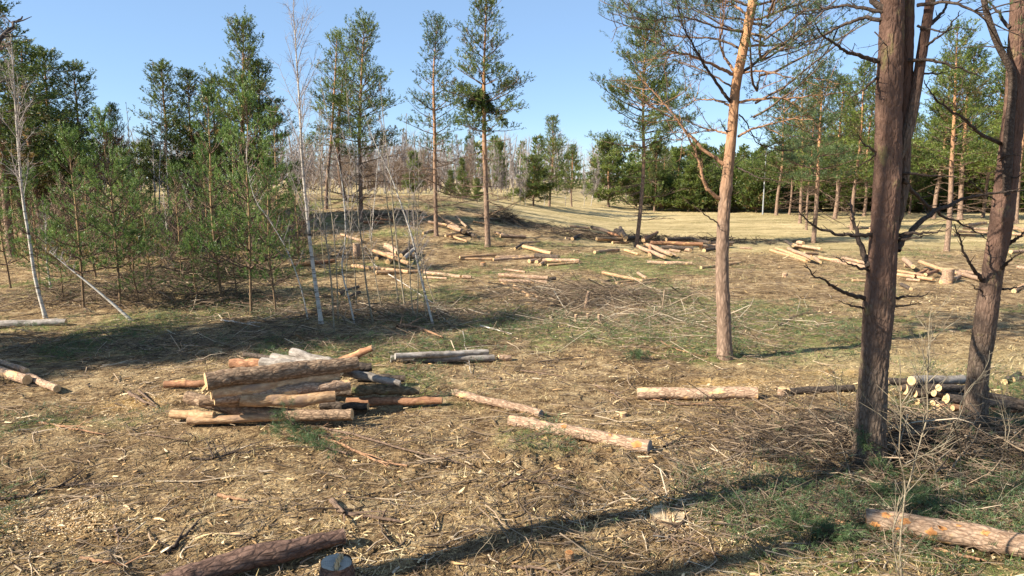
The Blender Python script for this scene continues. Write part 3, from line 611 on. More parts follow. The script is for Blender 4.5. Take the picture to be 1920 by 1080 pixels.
def big_trunk():
    b = at(1632, 868); Y = b.y
    root = thing('pine_tree', 'thick dark reddish pine trunk forking in two near the top, nearest tree on the right', 'tree', (b.x, b.y, b.z - 0.1))
    S = Store(21)
    L_ = lambda pl, dy=0: [tuple(onp(x, y, Y + dy) - root.location) for x, y in pl]
    mb = MB(); path = L_([(1627, 892), (1631, 800), (1638, 700), (1646, 600), (1650, 540), (1658, 430), (1665, 300), (1667, 180), (1672, 60), (1675, -120), (1678, -330)])
    kn = [(1.55, 0.1, 0.02, 0.08), (2.15, 0.55, 0.03, 0.10), (2.9, 0.8, 0.02, 0.08), (3.6, 0.3, 0.02, 0.07), (2.1, 0.05, 0.025, 0.12)]
    stem_mesh(mb, path, [0.225, 0.208, 0.196, 0.205, 0.182, 0.176, 0.17, 0.158, 0.142, 0.125, 0.10], 112, 0.028, 0.012, kn, 3, 0.45, 22, 0.035, 0.11)
    mb.build('trunk', MAT['bark_old'], root, label='main dark reddish-brown plated trunk')
    mb = MB(); stem_mesh(mb, L_([(1668, 480), (1688, 400), (1695, 330), (1699, 200), (1703, 60), (1707, -120), (1712, -330)], 0.10), [0.01, 0.075, 0.08, 0.078, 0.07, 0.06, 0.055], 48, 0.04, 0.007, None, 5, 0, 11)
    mb.build('stem', MAT['bark_old'], root, label='thinner stem grown onto the right side of the trunk')
    mb = MB(); stem_mesh(mb, L_([(1672, 335), (1700, 255), (1716, 180), (1727, 110), (1740, 30), (1757, -70), (1790, -250)], 0.02), [0.04, 0.075, 0.070, 0.064, 0.06, 0.05, 0.04], 48, 0.04, 0.006, None, 6, 0, 10)
    mb.build('stem', MAT['bark_old'], root, label='stem that forks away up to the right')
    D = 'limb_dark'
    sp = [
     ([(1650, 113), (1617, 107), (1590, 98), (1567, 83), (1540, 63), (1528, 42)], 0.035, -0.5, 0, 0.22, D, None),
     ([(1655, 35), (1620, 34), (1585, 45), (1550, 62), (1500, 85), (1450, 100)], 0.03, 0.6, 0.75, 0.45, D, None),
     ([(1655, 22), (1610, 15), (1575, 12), (1530, 18), (1480, 25)], 0.03, 0.5, 0.8, 0.5, D, None),
     ([(1660, 16), (1640, 4), (1622, -14), (1590, -40), (1520, -45)], 0.05, 0.2, 0.8, 0.4, D, None),
     ([(1645, 145), (1622, 165), (1600, 180), (1580, 195)], 0.02, 0.3, 0, 0.4, D, None),
     ([(1640, 283), (1622, 272), (1612, 258), (1607, 248)], 0.018, -0.1, 0, 0.3, D, None),
     ([(1643, 290), (1620, 305), (1590, 322)], 0.014, 0.4, 0, 0.4, D, None),
     ([(1704, 113), (1735, 112), (1765, 118), (1807, 130), (1847, 147)], 0.028, -0.3, 0, 0.3, D, None),
     ([(1722, 136), (1750, 138), (1787, 133)], 0.018, 0.3, 0, 0.4, D, None),
     ([(1730, 55), (1748, 42), (1765, 24), (1785, -10)], 0.04, 0.3, 0, 0.3, D, None),
     ([(1733, 90), (1760, 70), (1790, 38), (1800, 20)], 0.022, -0.5, 0, 0.4, D, None),
     ([(1693, 325), (1740, 329), (1795, 333)], 0.022, -0.2, 0, 0.1, D, None),
     ([(1692, 338), (1722, 368), (1757, 400), (1807, 422), (1852, 450)], 0.035, 1.2, 0, 0.12, D, 'long dead branch sagging right towards the second trunk'),
     ([(1683, 470), (1693, 447), (1708, 436), (1735, 408), (1773, 387), (1823, 368), (1925, 356)], 0.05, 0.5, 0, 0.10, D, 'long bare branch arching right across the second trunk'),
     ([(1642, 443), (1600, 440), (1567, 437), (1533, 427), (1510, 410), (1493, 392)], 0.034, -0.4, 0, 0.16, D, None),
     ([(1630, 500), (1617, 467), (1605, 437), (1599, 400), (1595, 373)], 0.05, 0.5, 0, 0.10, D, 'thick grey branch rising steeply on the left side'),
     ([(1630, 507), (1608, 501), (1587, 492), (1568, 482)], 0.022, -0.3, 0, 0.3, D, None),
     ([(1622, 560), (1595, 553), (1563, 538), (1540, 523), (1507, 498)], 0.036, -0.8, 0, 0.14, D, 'broken dead branch reaching low to the left'),
     ([(1625, 577), (1598, 574), (1573, 563)], 0.020, -0.3, 0, 0.4, D, None),
     ([(1683, 443), (1705, 437), (1750, 436), (1780, 428)], 0.030, -0.3, 0, 0.25, D, None),
     ([(1680, 450), (1715, 447), (1750, 438)], 0.020, -0.6, 0, 0.2, D, None),
     ([(1676, 558), (1710, 556), (1750, 551)], 0.024, -0.2, 0, 0.12, D, None),
     ([(1676, 574), (1700, 573), (1727, 569)], 0.018, 0.1, 0, 0.25, D, None),
     ([(1640, 60), (1655, 78), (1640, 105), (1640, 150)], 0.01, -0.3, 0, 0.5, D, None),
     ([(1720, 10), (1780, 5), (1840, 25), (1900, 20)], 0.028, -0.8, 0.6, 0.4, D, None),
     ([(1720, 48), (1762, 60), (1800, 50), (1830, 60)], 0.016, -0.5, 0.0, 0.45, D, None),
    ]
    limbs_from_px(S, root, sp, Y, None)
    rng = S.rng                              # high boughs above the frame: they shade the ground and the trunks
    for k in range(16):
        z = rng.uniform(6.3, 11); az = rng.random() * 6.28; Lb = rng.uniform(1.2, 2.6)
        Q = bez(np.array([0.55, 0, z]), np.array([math.cos(az), math.sin(az), 0.3]), Lb, 0.2, 0.08, rng, 8); S.tube(Q, np.linspace(0.05, 0.01, 8), D)
        leafy(S, Q, Lb, 0.7, 0.45, 0.25, 0.2, key=D)
    finish(S, root, 'needle_blue', 0.07, 0.009, 11, 0.11)
def second_trunk():
    b = at(1828, 800); Y = b.y
    root = thing('pine_tree', 'dark pine trunk second from the right edge, leaning slightly right behind the cordwood', 'tree', (b.x, b.y, b.z - 0.1))
    S = Store(33); L_ = lambda pl, dy=0: [tuple(onp(x, y, Y + dy) - root.location) for x, y in pl]
    mb = MB(); path = L_([(1826, 825), (1832, 720), (1845, 620), (1860, 520), (1875, 430), (1887, 340), (1898, 240), (1905, 130), (1910, 20), (1914, -120), (1917, -330)])
    kn = [(1.6, 0.1, 0.03, 0.1), (2.5, 0.7, 0.03, 0.1), (3.1, 0.2, 0.03, 0.12)]
    stem_mesh(mb, path, [0.19, 0.165, 0.168, 0.155, 0.165, 0.158, 0.135, 0.125, 0.115, 0.10, 0.08], 90, 0.03, 0.011, kn, 9, 0.42, 20, 0.05, 0.11)
    mb.build('trunk', MAT['bark_old'], root)
    mb = MB(); stem_mesh(mb, L_([(1888, 365), (1889, 300), (1893, 230), (1899, 150), (1890, 120), (1872, 85), (1855, 40), (1843, -10), (1836, -90)], -0.12), [0.05, 0.075, 0.07, 0.06, 0.055, 0.05, 0.045, 0.04, 0.035], 32, 0.04, 0.004, None, 12, 0, 9)
    mb.build('stem', MAT['limb_dark'], root, label='side stem bending up to the left')
    D = 'limb_dark'
    sp = [
     ([(1842, 527), (1830, 512), (1817, 493), (1805, 466), (1797, 440), (1790, 420)], 0.035, -0.5, 0, 0.15, D, None),
     ([(1890, 457), (1906, 448), (1925, 430)], 0.04, -0.2, 0, 0.1, D, None),
     ([(1874, 512), (1886, 495), (1900, 482), (1925, 470)], 0.032, -0.7, 0, 0.2, D, None),
     ([(1842, 545), (1830, 540), (1820, 534)], 0.018, -0.2, 0, 0.2, D, None),
     ([(1880, 542), (1898, 541), (1918, 535)], 0.022, 0.1, 0, 0.2, D, None),
     ([(1877, 270), (1833, 247), (1800, 217), (1757, 187), (1733, 150)], 0.034, -1.0, 0, 0.2, D, 'bare branch climbing left to the first trunk'),
     ([(1893, 52), (1875, 30), (1855, 5), (1840, -20)], 0.03, 0.3, 0, 0.2, D, None),
     ([(1890, 90), (1840, 88), (1800, 90)], 0.014, 0.4, 0, 0.5, D, None),
     ([(1870, 300), (1895, 290), (1925, 296)], 0.012, -0.6, 0, 0.4, D, None),
     ([(1880, 330), (1905, 333), (1925, 318)], 0.02, -0.4, 0, 0.2, D, None),
     ([(1872, 380), (1830, 350), (1800, 315)], 0.012, -0.3, 0, 0.3, D, None),
    ]
    limbs_from_px(S, root, sp, Y, None)
    rng = S.rng
    for k in range(12):
        z = rng.uniform(6.3, 10.5); az = rng.random() * 6.28; Lb = rng.uniform(1.2, 2.4)
        Q = bez(np.array([0.75, 0, z]), np.array([math.cos(az), math.sin(az), 0.3]), Lb, 0.2, 0.08, rng, 8); S.tube(Q, np.linspace(0.045, 0.01, 8), D)
        leafy(S, Q, Lb, 0.7, 0.45, 0.25, 0.2, key=D)
    finish(S, root, 'needle_blue', 0.07, 0.009, 11, 0.11)
def middle_pine():
    b = at(1359, 671); Y = b.y
    root = thing('pine_tree', 'tall orange-barked pine standing alone in the sunlit clearing with spreading bare limbs', 'tree', (b.x, b.y, b.z - 0.08))
    S = Store(54, 0.05); L_ = lambda pl, dy=0: [tuple(onp(x, y, Y + dy) - root.location) for x, y in pl]
    mb = MB(); path = L_([(1360, 682), (1357, 600), (1354, 520), (1355, 440), (1360, 370), (1366, 310), (1373, 240), (1380, 160), (1392, 100), (1402, 50), (1412, 0), (1424, -70), (1436, -180), (1440, -300)])
    kn = [(2.3, k / 6, 0.014, 0.06) for k in range(5)] + [(3.4, k / 5 + .1, 0.02, 0.07) for k in range(5)] + [(1.35, 0.4, 0.014, 0.05)]
    stem_mesh(mb, path, [0.185, 0.165, 0.155, 0.148, 0.145, 0.125, 0.115, 0.11, 0.105, 0.10, 0.095, 0.085, 0.06, 0.03], 56, 0.045, 0.006, kn, 14, 0.25, 12, 0.03, 0.22)
    mb.build('trunk', MAT['bark_pine'], root)
    O, B, D = 'limb_orange', 'limb_brown', 'limb_dark'
    sp = [
     ([(1357, 308), (1325, 285), (1288, 248), (1262, 213), (1240, 188), (1218, 165), (1195, 143)], 0.045, 0.5, 0.15, 0.18, O, 'thick orange limb rising left'),
     ([(1348, 372), (1330, 358), (1318, 335), (1310, 300), (1296, 268), (1282, 242), (1262, 222)], 0.050, -0.3, 0.0, 0.14, O, 'bent orange limb low on the left side'),
     ([(1262, 222), (1228, 204), (1187, 175), (1165, 167), (1138, 161)], 0.022, -0.3, 0.0, 0.25, O, None),
     ([(1374, 139), (1350, 127), (1330, 118), (1295, 104), (1262, 97), (1235, 82), (1200, 70)], 0.042, -0.5, 0.45, 0.34, O, None),
     ([(1378, 134), (1366, 118), (1355, 100), (1350, 78), (1353, 50), (1356, 20), (1350, -20)], 0.035, 0.5, 0.5, 0.35, O, None),
     ([(1371, 193), (1355, 172), (1338, 147), (1318, 117), (1300, 85), (1285, 60), (1275, 28), (1268, -10)], 0.040, -0.9, 0.25, 0.24, D, 'dark limb crossing up to the left'),
     ([(1369, 198), (1348, 189), (1325, 186), (1300, 190), (1285, 203)], 0.030, 0.4, 0.3, 0.4, O, None),
     ([(1373, 255), (1355, 248), (1335, 245), (1312, 246), (1297, 250)], 0.032, 0.9, 0.4, 0.4, O, None),
     ([(1364, 250), (1355, 236), (1350, 222)], 0.02, -0.2, 0.0, 0.3, D, None),
     ([(1382, 193), (1405, 187), (1440, 185), (1490, 183), (1540, 178), (1590, 172)], 0.032, -0.6, 0.45, 0.34, O, None),
     ([(1384, 256), (1410, 242), (1440, 234), (1475, 225), (1520, 216)], 0.030, -0.7, 0.4, 0.34, O, None),
     ([(1392, 136), (1415, 118), (1440, 97), (1470, 85), (1510, 78), (1550, 62)], 0.038, 0.6, 0.6, 0.38, D, None),
     ([(1393, 137), (1420, 133), (1450, 137), (1490, 147), (1540, 147)], 0.026, -0.8, 0.6, 0.4, O, None),
     ([(1402, 86), (1440, 85), (1475, 77), (1500, 60), (1530, 25)], 0.030, 0.7, 0.6, 0.4, O, None),
     ([(1408, 38), (1440, 30), (1480, 10), (1500, -10)], 0.030, -0.4, 0.6, 0.4, O, None),
     ([(1419, 9), (1445, 3), (1490, -12)], 0.030, 0.4, 0.6, 0.4, O, None),
     ([(1403, 30), (1385, 16), (1370, 5), (1340, -6)], 0.034, 0.2, 0.6, 0.4, O, None),
     ([(1380, 312), (1400, 322), (1420, 333), (1445, 336), (1470, 345)], 0.022, -0.6, 0.0, 0.3, D, None),
     ([(1378, 310), (1388, 300), (1397, 291)], 0.012, 0.2, 0.0, 0.2, B, None),
     ([(1372, 366), (1380, 363), (1386, 360)], 0.012, -0.1, 0.0, 0.1, B, None),
     ([(1347, 418), (1330, 408), (1308, 392), (1290, 380), (1280, 368)], 0.018, -0.5, 0.0, 0.35, 'limb_brown', None),
     ([(1375, 165), (1340, 143), (1300, 125), (1262, 112), (1235, 125), (1212, 120)], 0.022, 1.1, 0.3, 0.36, B, None),
     ([(1400, 60), (1360, 55), (1310, 40), (1265, 30), (1225, 38), (1190, 22), (1160, 25)], 0.030, -0.8, 0.55, 0.34, B, None),
     ([(1385, 90), (1335, 72), (1280, 70), (1220, 55), (1170, 48), (1148, 60)], 0.028, 1.0, 0.5, 0.32, B, None),
     ([(1360, 330), (1340, 305), (1336, 320), (1345, 335)], 0.014, 0.6, 0.0, 0.3, D, None),
     ([(1297, 250), (1275, 262), (1258, 262), (1245, 262)], 0.014, 0.3, 0.5, 0.5, B, None),
     ([(1262, 97), (1245, 120), (1250, 150), (1252, 190), (1262, 222)], 0.016, 0.1, 0.0, 0.3, B, None),
     ([(1410, 15), (1360, -5), (1300, -10), (1240, -20), (1190, -15)], 0.03, 0.2, 0.6, 0.35, B, None),
     ([(1386, 215), (1400, 230), (1415, 262), (1440, 280), (1470, 283)], 0.018, 0.8, 0.3, 0.4, D, None),
    ]
    limbs_from_px(S, root, sp, Y, None)
    rng = S.rng; top = np.array(onp(1424, -70, Y) - root.location)
    for k in range(34):
        s = rng.random(); p = np.array([0.7 + 0.15 * s, 0, top[2] - 0.3 + 3.0 * s]); az = rng.random() * 6.28; Lb = rng.uniform(0.8, 2.4) * (1.2 - s)
        Q = bez(p, np.array([math.cos(az), math.sin(az), 0.2 + 0.5 * s]), Lb, 0.2, 0.08, rng, 8); S.tube(Q, np.linspace(0.035, 0.008, 8), 'limb_brown')
        leafy(S, Q, Lb, 0.7, 0.45, 0.2, 0.2, key='limb_brown')
    for k in range(26):                      # boughs towards and away from the viewer
        s = rng.random(); i = rng.uniform(4.6, 8.4); az = rng.choice([-1, 1]) * rng.normal(1.57, 0.5); Lb = rng.uniform(1.2, 2.6)
        Q = bez(np.array([0.25 + 0.09 * (i - 4), 0, i]), np.array([math.cos(az), math.sin(az), 0.25]), Lb, 0.15, 0.09, rng, 8); S.tube(Q, np.linspace(0.025, 0.007, 8), 'limb_brown')
        leafy(S, Q, Lb, 0.55, 0.42, 0.2, 0.14, key='limb_brown', r=0.005, sp=0.12)
    finish(S, root, 'needle_blue', 0.06, 0.009, 18, 0.13)
big_trunk(); second_trunk(); middle_pine()

# pines behind and beside the camera whose shade falls into the picture; the left one shows two broken branches
def shade_pines():
    mk = pine(901, 13.5, 0.225, 0.50, 2.1, 0.15, 0.045, 5, 0.2, 0.52, 5, 0.5, rich=0, bark='bark_old', ridge=0.008, sides=24, fol=0.7)
    mk3 = pine(903, 13, 0.23, 0.80, 1.6, 0.15, 0.035, 5, 0.2, 0.5, 5, 0.4, bark='bark_old', sides=20, fol=0.7)
    mk2 = pine(902, 14, 0.19, 0.40, 2.6, 0.20, 0.05, 5, 0.25, 0.45, 6, 0.4, rich=0, bark='bark_old', sides=20, fol=0.9)
    b = Vector((-6.3, 3.8, 0)); b.z = gz(b.x, b.y)
    t = plant('pine_tree', mk, 'near pine off the left edge whose broken dark branches poke into the top left corner', 'tree', b)
    S = Store(61); specs = [([(-190, 190), (-60, 120), (0, 73), (24, 50), (42, 31)], 0.030, 0.7, 0, 0.06, 'limb_dark', 'broken dark branch in the top left corner'),
                            ([(-190, 120), (-60, 84), (0, 71), (25, 68), (47, 68)], 0.012, 0.4, 0, 0.1, 'limb_dark', None),
                            ([(-190, 210), (-60, 130), (0, 93), (12, 84), (21, 77)], 0.019, 0.5, 0, 0.05, 'limb_brown', None)]
    limbs_from_px(S, t, specs, 3.8, None)
    for m in sorted({k for (_, k) in S.t}):
        mb = MB(); S.flush(mb, 4, m); mb.build('twigs', MAT[m], t, kind='stuff')
    for (x, y, v, rz, s, lab) in ((-8.6, 1.7, mk3, 2.0, 1.05, 'second pine standing out of view to the left of the camera'),
                          (-18.9, 9.5, mk2, 0.3, 1.0, 'bushy pine out of view at far left shading the log pile edge'),
                          (-22.4, 9.5, mk2, 1.3, 1.05, 'bushy pine further out of view on the left'),
                          (-14.9, 10.5, mk2, 2.4, 0.72, 'smaller bushy pine just off the left edge'),
                          (-22.3, 8.5, mk2, 4.2, 1.08, 'bushy pine out of view beside the left track')):
        plant('pine_tree', v, lab, 'tree', (x, y, gz(x, y)), 'pines outside the left edge', rz, s)
shade_pines()
# ------------------------------------------------------------------ trees of the clearing and the wood edge
MIDG = 'pines left standing in the clearing'
MARKS = ((-60, 'the left picture edge'), (86, 'the white left birch'), (226, 'the orange young pine'), (417, 'the pale young pine'), (603, 'the main birch'), (677, 'the twin-topped pine'), (817, 'the open-crowned pine'), (915, 'the tallest middle pine'),
         (1140, 'the rounded pine'), (1203, 'the round-crowned pine'), (1362, 'the big orange pine'), (1528, 'the pale-trunked pine'), (1650, 'the thick trunk'), (1780, 'the broad yellowish pine'), (1880, 'the second thick trunk'), (2300, 'the picture edge'))
ORD = 'first second third fourth fifth sixth seventh eighth ninth tenth eleventh twelfth thirteenth fourteenth fifteenth sixteenth seventeenth eighteenth nineteenth twentieth'.split()
_W = {}
def where(what, x):
    k = max([i for i, m in enumerate(MARKS) if m[0] <= x] or [0]); c = _W.setdefault((what, k), []); c.append(x); o = len(c) - 1
    return (ORD[o] if o < 20 else 'further') + ' ' + what + ' right of ' + MARKS[k][1]
def mid_pines():
    def one(seed, pl, top, r0, cb, cr, label, **kw):
        b = at(*pl[0]); Y = b.y; loc = Vector((b.x, b.y, b.z))
        path = [tuple(onp(x, y, Y) - loc) for x, y in pl[1:]]; path = [(0, 0, -0.1)] + path
        H = path[-1][2]; a = dict(whorl=0.37, path=path, nl=0.11, nw=0.032, K=13, sl=0.30, gap=0.14, sp=0.155, rich=0.08, sides=14, ridge=0.004)
        a.update(kw); d = pine(seed, H, r0, cb, cr, **a)
        t = plant('pine_tree', d, label, 'tree', loc, MIDG, sink=0)
        if seed == 101:
            rg = np.random.default_rng(5); S2 = Store(8); c = np.array(onp(903, 195, Y) - loc)
            for k in range(34):
                az = rg.random() * 6.28; dd = np.array([math.cos(az), math.sin(az), -0.35 - rg.random() * .6]); p = c + [rg.normal(0, .12), rg.normal(0, .12), rg.normal(0.15, .45)]; Lb = rg.uniform(.5, 1.25)
                Q = bez(p, dd / np.linalg.norm(dd), Lb, -.25, .08, rg, 4); S2.tube(Q, np.linspace(.02, .006, 4))
                for j in range(16): u = rg.random() * 3; i_ = min(int(u), 2); S2.tp.append(Q[i_] + (Q[i_ + 1] - Q[i_]) * (u - i_) + rg.normal(0, .05, 3)); S2.td.append(dd + rg.normal(0, .4, 3))
            m = MB(); S2.flush(m, 3); needles(m2 := MB(), S2.tp, S2.td, rg, 12, .13, .035, .15, .3); m2.build('hanging_tuft', MAT['needle_dark'], t, label='dark drooping tuft of boughs halfway up the trunk'); m.build('twigs', MAT['limb_dark'], t, kind='stuff')
    one(101, [(915, 462), (912, 380), (908, 250), (908, 120), (912, 0), (911, -12)], 0, 0.155, 0.44, 1.95, 'tall slender orange-trunked pine with a dark hanging tuft, in the middle of the picture', dead=0.6, nb=6, dlen=1.3)
    one(102, [(818, 442), (816, 350), (815, 250), (813, 140), (820, 38)], 38, 0.125, 0.37, 1.9, 'pine with an open grey-green crown, left neighbour of the tallest middle pine', dead=1.0, dens=0.75, leaf='needle_blue', dlen=1.8)
    one(103, [(677, 416), (676, 330), (674, 250), (678, 140), (684, 36)], 36, 0.135, 0.32, 2.2, 'dense bushy pine with paired tops behind the thin birch stems', dead=1.0, dlen=1.7, nb=7)
    one(104, [(611, 392), (614, 330), (622, 250), (628, 150), (632, 62)], 62, 0.125, 0.36, 1.75, 'leaning pine with yellow-brown trunk left of the bushy twin-topped pine', dead=0.9)
    one(105, [(1193, 463), (1202, 380), (1207, 300), (1206, 200), (1212, 42)], 42, 0.13, 0.42, 2.8, 'pine with a rounded crown between the middle pines and the big orange pine', dead=0.5, nb=7, dens=1.1)
    one(106, [(1525, 456), (1531, 380), (1535, 300), (1538, 230), (1545, 128)], 128, 0.15, 0.36, 2.3, 'pine with a pale trunk and thin crown left of the thick double trunk', dead=0.9, leaf='needle_blue', dlen=1.2)
    one(107, [(1775, 472), (1781, 400), (1784, 320), (1790, 200), (1795, 50)], 50, 0.15, 0.36, 2.3, 'pine with a broad yellow-green crown between the two thick trunks', dead=0.7)
    one(108, [(455, 440), (454, 330), (455, 230), (456, 140), (456, 46)], 46, 0.16, 0.25, 2.3, 'large broad pine rising above the young pines left of the main birch', dead=0.4, nb=7, dens=1.2, whorl=.36)
    one(109, [(650, 378), (641, 350), (636, 310), (634, 240), (650, 90)], 90, 0.17, 0.5, 1.4, 'dark crooked trunk between the two bushy pines on the ridge', dead=0.6, bark='bark_old')
mid_pines()
PV = [pine(201 + i, 11, 0.135, cb, cr, nl=0.12, nw=0.042, K=13, sl=0.34, dens=dn, dead=dd, nb=nb, leaf=lf, gap=0.14, sp=0.16, rich=0.11) for i, (cb, cr, dn, dd, nb, lf) in enumerate((
    (0.24, 2.3, 1.0, 0.7, 6, 'needle_dark'), (0.3, 2.0, 0.9, 0.8, 6, 'needle'), (0.38, 2.1, 0.9, 0.9, 5, 'needle_blue'), (0.12, 2.3, 0.8, 0.2, 6, 'needle')))]
YV = [pine(301 + i, 5.2, 0.042, 0.20, cr, nl=0.085, nw=0.019, K=30, sl=0.29, whorl=0.43, nb=6, dead=0.3, dens=1.0, fol=0.85, rich=0.0, lo_elev=8, hi_elev=58, bark='bark_young', leaf='needle_young', twig='limb_brown', gap=0.14, sp=0.15, sub=0.46, droop=0.25,
           wob=0.05, prof=lambda c: (1 - c) ** 0.8 * 0.9 + 0.15) for i, cr in enumerate((1.35, 1.15, 1.5))]
BV = [pine(401 + i, 6.0, 0.14, 0.04, cr, nl=0.17, nw=0.06, K=9, sl=0.38, whorl=0.40, nb=8, dead=0, dens=1.0, rich=0.10, fol=0.95, lo_elev=5, hi_elev=55, leaf=lf, gap=0.14, sub=0.5, prof=pf, sp=0.18) for i, (cr, lf, pf) in enumerate((
    (2.1, 'needle_dark', lambda c: (1 - c) ** 0.5 + 0.1), (1.8, 'needle', lambda c: (1 - c) ** 0.75 + 0.1), (2.5, 'needle', lambda c: (1 - c * c) ** 0.7 + 0.05)))]
TB = [birch(501 + i, 9, 0.06, 0.2, 1.8, 52, 32, tw=0.0155, twm='twig_birch', sides=5) for i in range(3)]
SH = [birch(521 + i, 3.2, 0.02, 0.05, 1.5, 44, 14, bark='bark_sapling', tw=0.011, elev=48, sides=4, twm='twig') for i in range(3)]
OAK = birch(531, 5.5, 0.07, 0.15, 1.9, 34, 8, bark='bark_sapling', tw=0.01, elev=35, sides=6, twm='twig', leaves=True)
LG = 'tall pines of the left wood edge'
for a in (
  (0, 22, 481, -30, 1.5, 'tall pine with reddish trunk cut by the top left corner', None), (1, 82, 455, 80, 1.5, 'dark pine with bent rounded top behind the leaning left birch', None),
  (0, 120, 440, 96, 1.3, 'dark dense pine, second top from the left corner', None), (0, 172, 430, 120, 1.25, 'blue-green pine with a narrow top beside the russet oak', None),
  (1, 232, 425, 196, 0.8, 'small thin pine at the edge of the sky gap on the left', None), (0, 322, 438, 120, 1.25, 'pine with pointed top right of the sky gap', None),
  (0, 372, 432, 136, 1.2, 'dark pine tucked behind the pointed one, right of the sky gap', None), (0, 412, 428, 148, 1.2, 'pine between the pointed pine and the large broad one', None),
  (3, 508, 430, 116, 1.3, 'pine on the right flank of the large broad pine', None), (0, 45, 440, 120, 1.5, 'shaded pine behind the reddish left corner trunk', None),
  (3, 150, 425, 210, 1.3, 'broad dark pine filling the wood edge below the blue-green top', None), (3, 60, 430, 200, 1.2, 'broad pine low in the wood behind the left birch', None),
  (3, 380, 425, 250, 1.3, 'low broad pine under the pointed pine', None)):
    stand('pine_tree', PV[a[0]], a[5], 'tree', a[1], a[2], a[3], LG, a[1] * 0.7, a[4])
YG = 'young pines in front of the left wood'
for a in (
  (0, 471, 590, 165, 0.8, 'young pine with the straight yellow trunk nearest the main birch'), (1, 417, 566, 168, 0.85, 'young pine with a thin pale trunk left of the straight yellow one'),
  (0, 226, 574, 222, 0.95, 'young pine with a clean orange trunk and high green tuft'), (2, 157, 578, 262, 1.0, 'spreading young pine with whorled bright branches behind the fallen birch'),
  (1, 518, 588, 300, 0.9, 'small young pine beside the main birch foot'), (2, 75, 545, 330, 0.9, 'young pine with low green boughs left of the spreading one'),
  (1, 20, 540, 300, 1.0, 'young pine at the left edge behind the white birch'), (0, 285, 540, 330, 0.9, 'small young pine between the orange trunk and the pale trunk'),
  (2, 340, 530, 320, 0.9, 'bushy young pine in the shade before the wood'), (2, 395, 505, 290, 1.1, 'young pine behind the thin pale trunk'),
  (2, 120, 560, 420, 1.5, 'knee-high bushy young pine left of the spreading one'), (1, 262, 572, 430, 1.6, 'low spreading young pine right of the orange trunk foot'),
  (0, 372, 575, 440, 1.5, 'low green young pine left of the pale trunk foot'), (1, 445, 560, 400, 1.4, 'low young pine between the two slender trunks'), (1, 180, 520, 300, 1.2, 'young pine with bright bottle-brush shoots between spreading one and orange trunk'), (2, 450, 520, 250, 1.1, 'bright young pine behind the straight yellow trunk'), (0, 250, 505, 290, 1.2, 'young pine in the second row right of the orange trunk'),
  (1, 560, 520, 330, 1.0, 'small young pine showing between the birch stems'), (0, 520, 480, 215, 1.0, 'taller young pine behind the main birch')):
    stand('young_pine', YV[a[0]], a[5], 'tree', a[1], a[2], a[3], YG, a[1] * 1.3, a[4])
# birches
def birch_px(seed, pl, r0, label, cat='tree', name='birch_tree', bark='bark_birch', cr=1.0, nb=20, cb=0.35, group=None, tw=0.006, nt=6, Y=None, dy=0.0, elev=58):
    b = at(*pl[0]) if Y is None else onp(pl[0][0], pl[0][1], Y); Y = b.y; n = len(pl)
    path = [tuple(onp(x, y, Y + dy * i / (n - 1)) - b) for i, (x, y) in enumerate(pl)]
    P = np.array(path); H = np.linalg.norm(np.diff(P, axis=0), axis=1).sum()
    d = birch(seed, H, r0, cb, cr, nb, nt, bark, path, tw, elev=elev, sides=8)
    return plant(name, d, label, cat, b, group, sink=0.04)
birch_px(601, [(603, 607), (590, 520), (580, 440), (572, 360), (566, 290), (562, 200), (556, 110), (550, 15)], 0.062, 'tall white-barked birch with bare crown, the most upright one left of centre', cr=1.9, nb=52, cb=0.3, tw=0.0042, nt=12, elev=69)
birch_px(602, [(86, 596), (66, 520), (54, 440), (44, 380), (36, 300), (30, 220), (24, 120), (20, 60)], 0.056, 'white birch leaning left in front of the young pines', cr=1.5, nb=34, cb=0.4, tw=0.0055, nt=12, elev=64)
birch_px(603, [(96, 545), (88, 490), (86, 440), (84, 380)], 0.035, 'thin short birch stem right behind the left white birch')
birch_px(604, [(249, 601), (215, 570), (170, 532), (130, 500), (92, 468)], 0.048, 'birch toppled at a slant with its pale stem propped above the ground', cb=0.7, nb=8, cr=0.8)
FG = 'far white birches along the left wood'
for a in ((605, [(240, 470), (243, 400), (238, 330), (242, 260), (236, 190)], 0.05, 'twin far birch with a crooked stem in the sky gap'), (606, [(252, 470), (247, 400), (245, 320), (240, 240)], 0.04, 'far birch just right of the crooked one'),
          (607, [(292, 450), (290, 360), (286, 260), (283, 190)], 0.05, 'far white birch at the right rim of the sky gap'), (608, [(300, 450), (299, 330), (303, 220), (300, 170)], 0.05, 'far birch with bent top, right of the rim birch'),
          (609, [(318, 455), (316, 380), (312, 300), (310, 230)], 0.04, 'thin far birch close to the pointed pine'), (610, [(378, 484), (365, 420), (350, 370), (336, 330)], 0.045, 'birch stem leaning left in the dark hollow'),
          (611, [(386, 480), (388, 430), (388, 380), (392, 320)], 0.035, 'upright birch stem in the dark hollow'), (612, [(330, 512), (318, 470), (312, 420), (305, 350)], 0.03, 'small birch behind the bushy young pine')):
    birch_px(a[0], a[1], a[2], a[3], group=FG, nb=14, cr=0.9, tw=0.009)
SG = 'thin birch saplings in the clump left of centre'
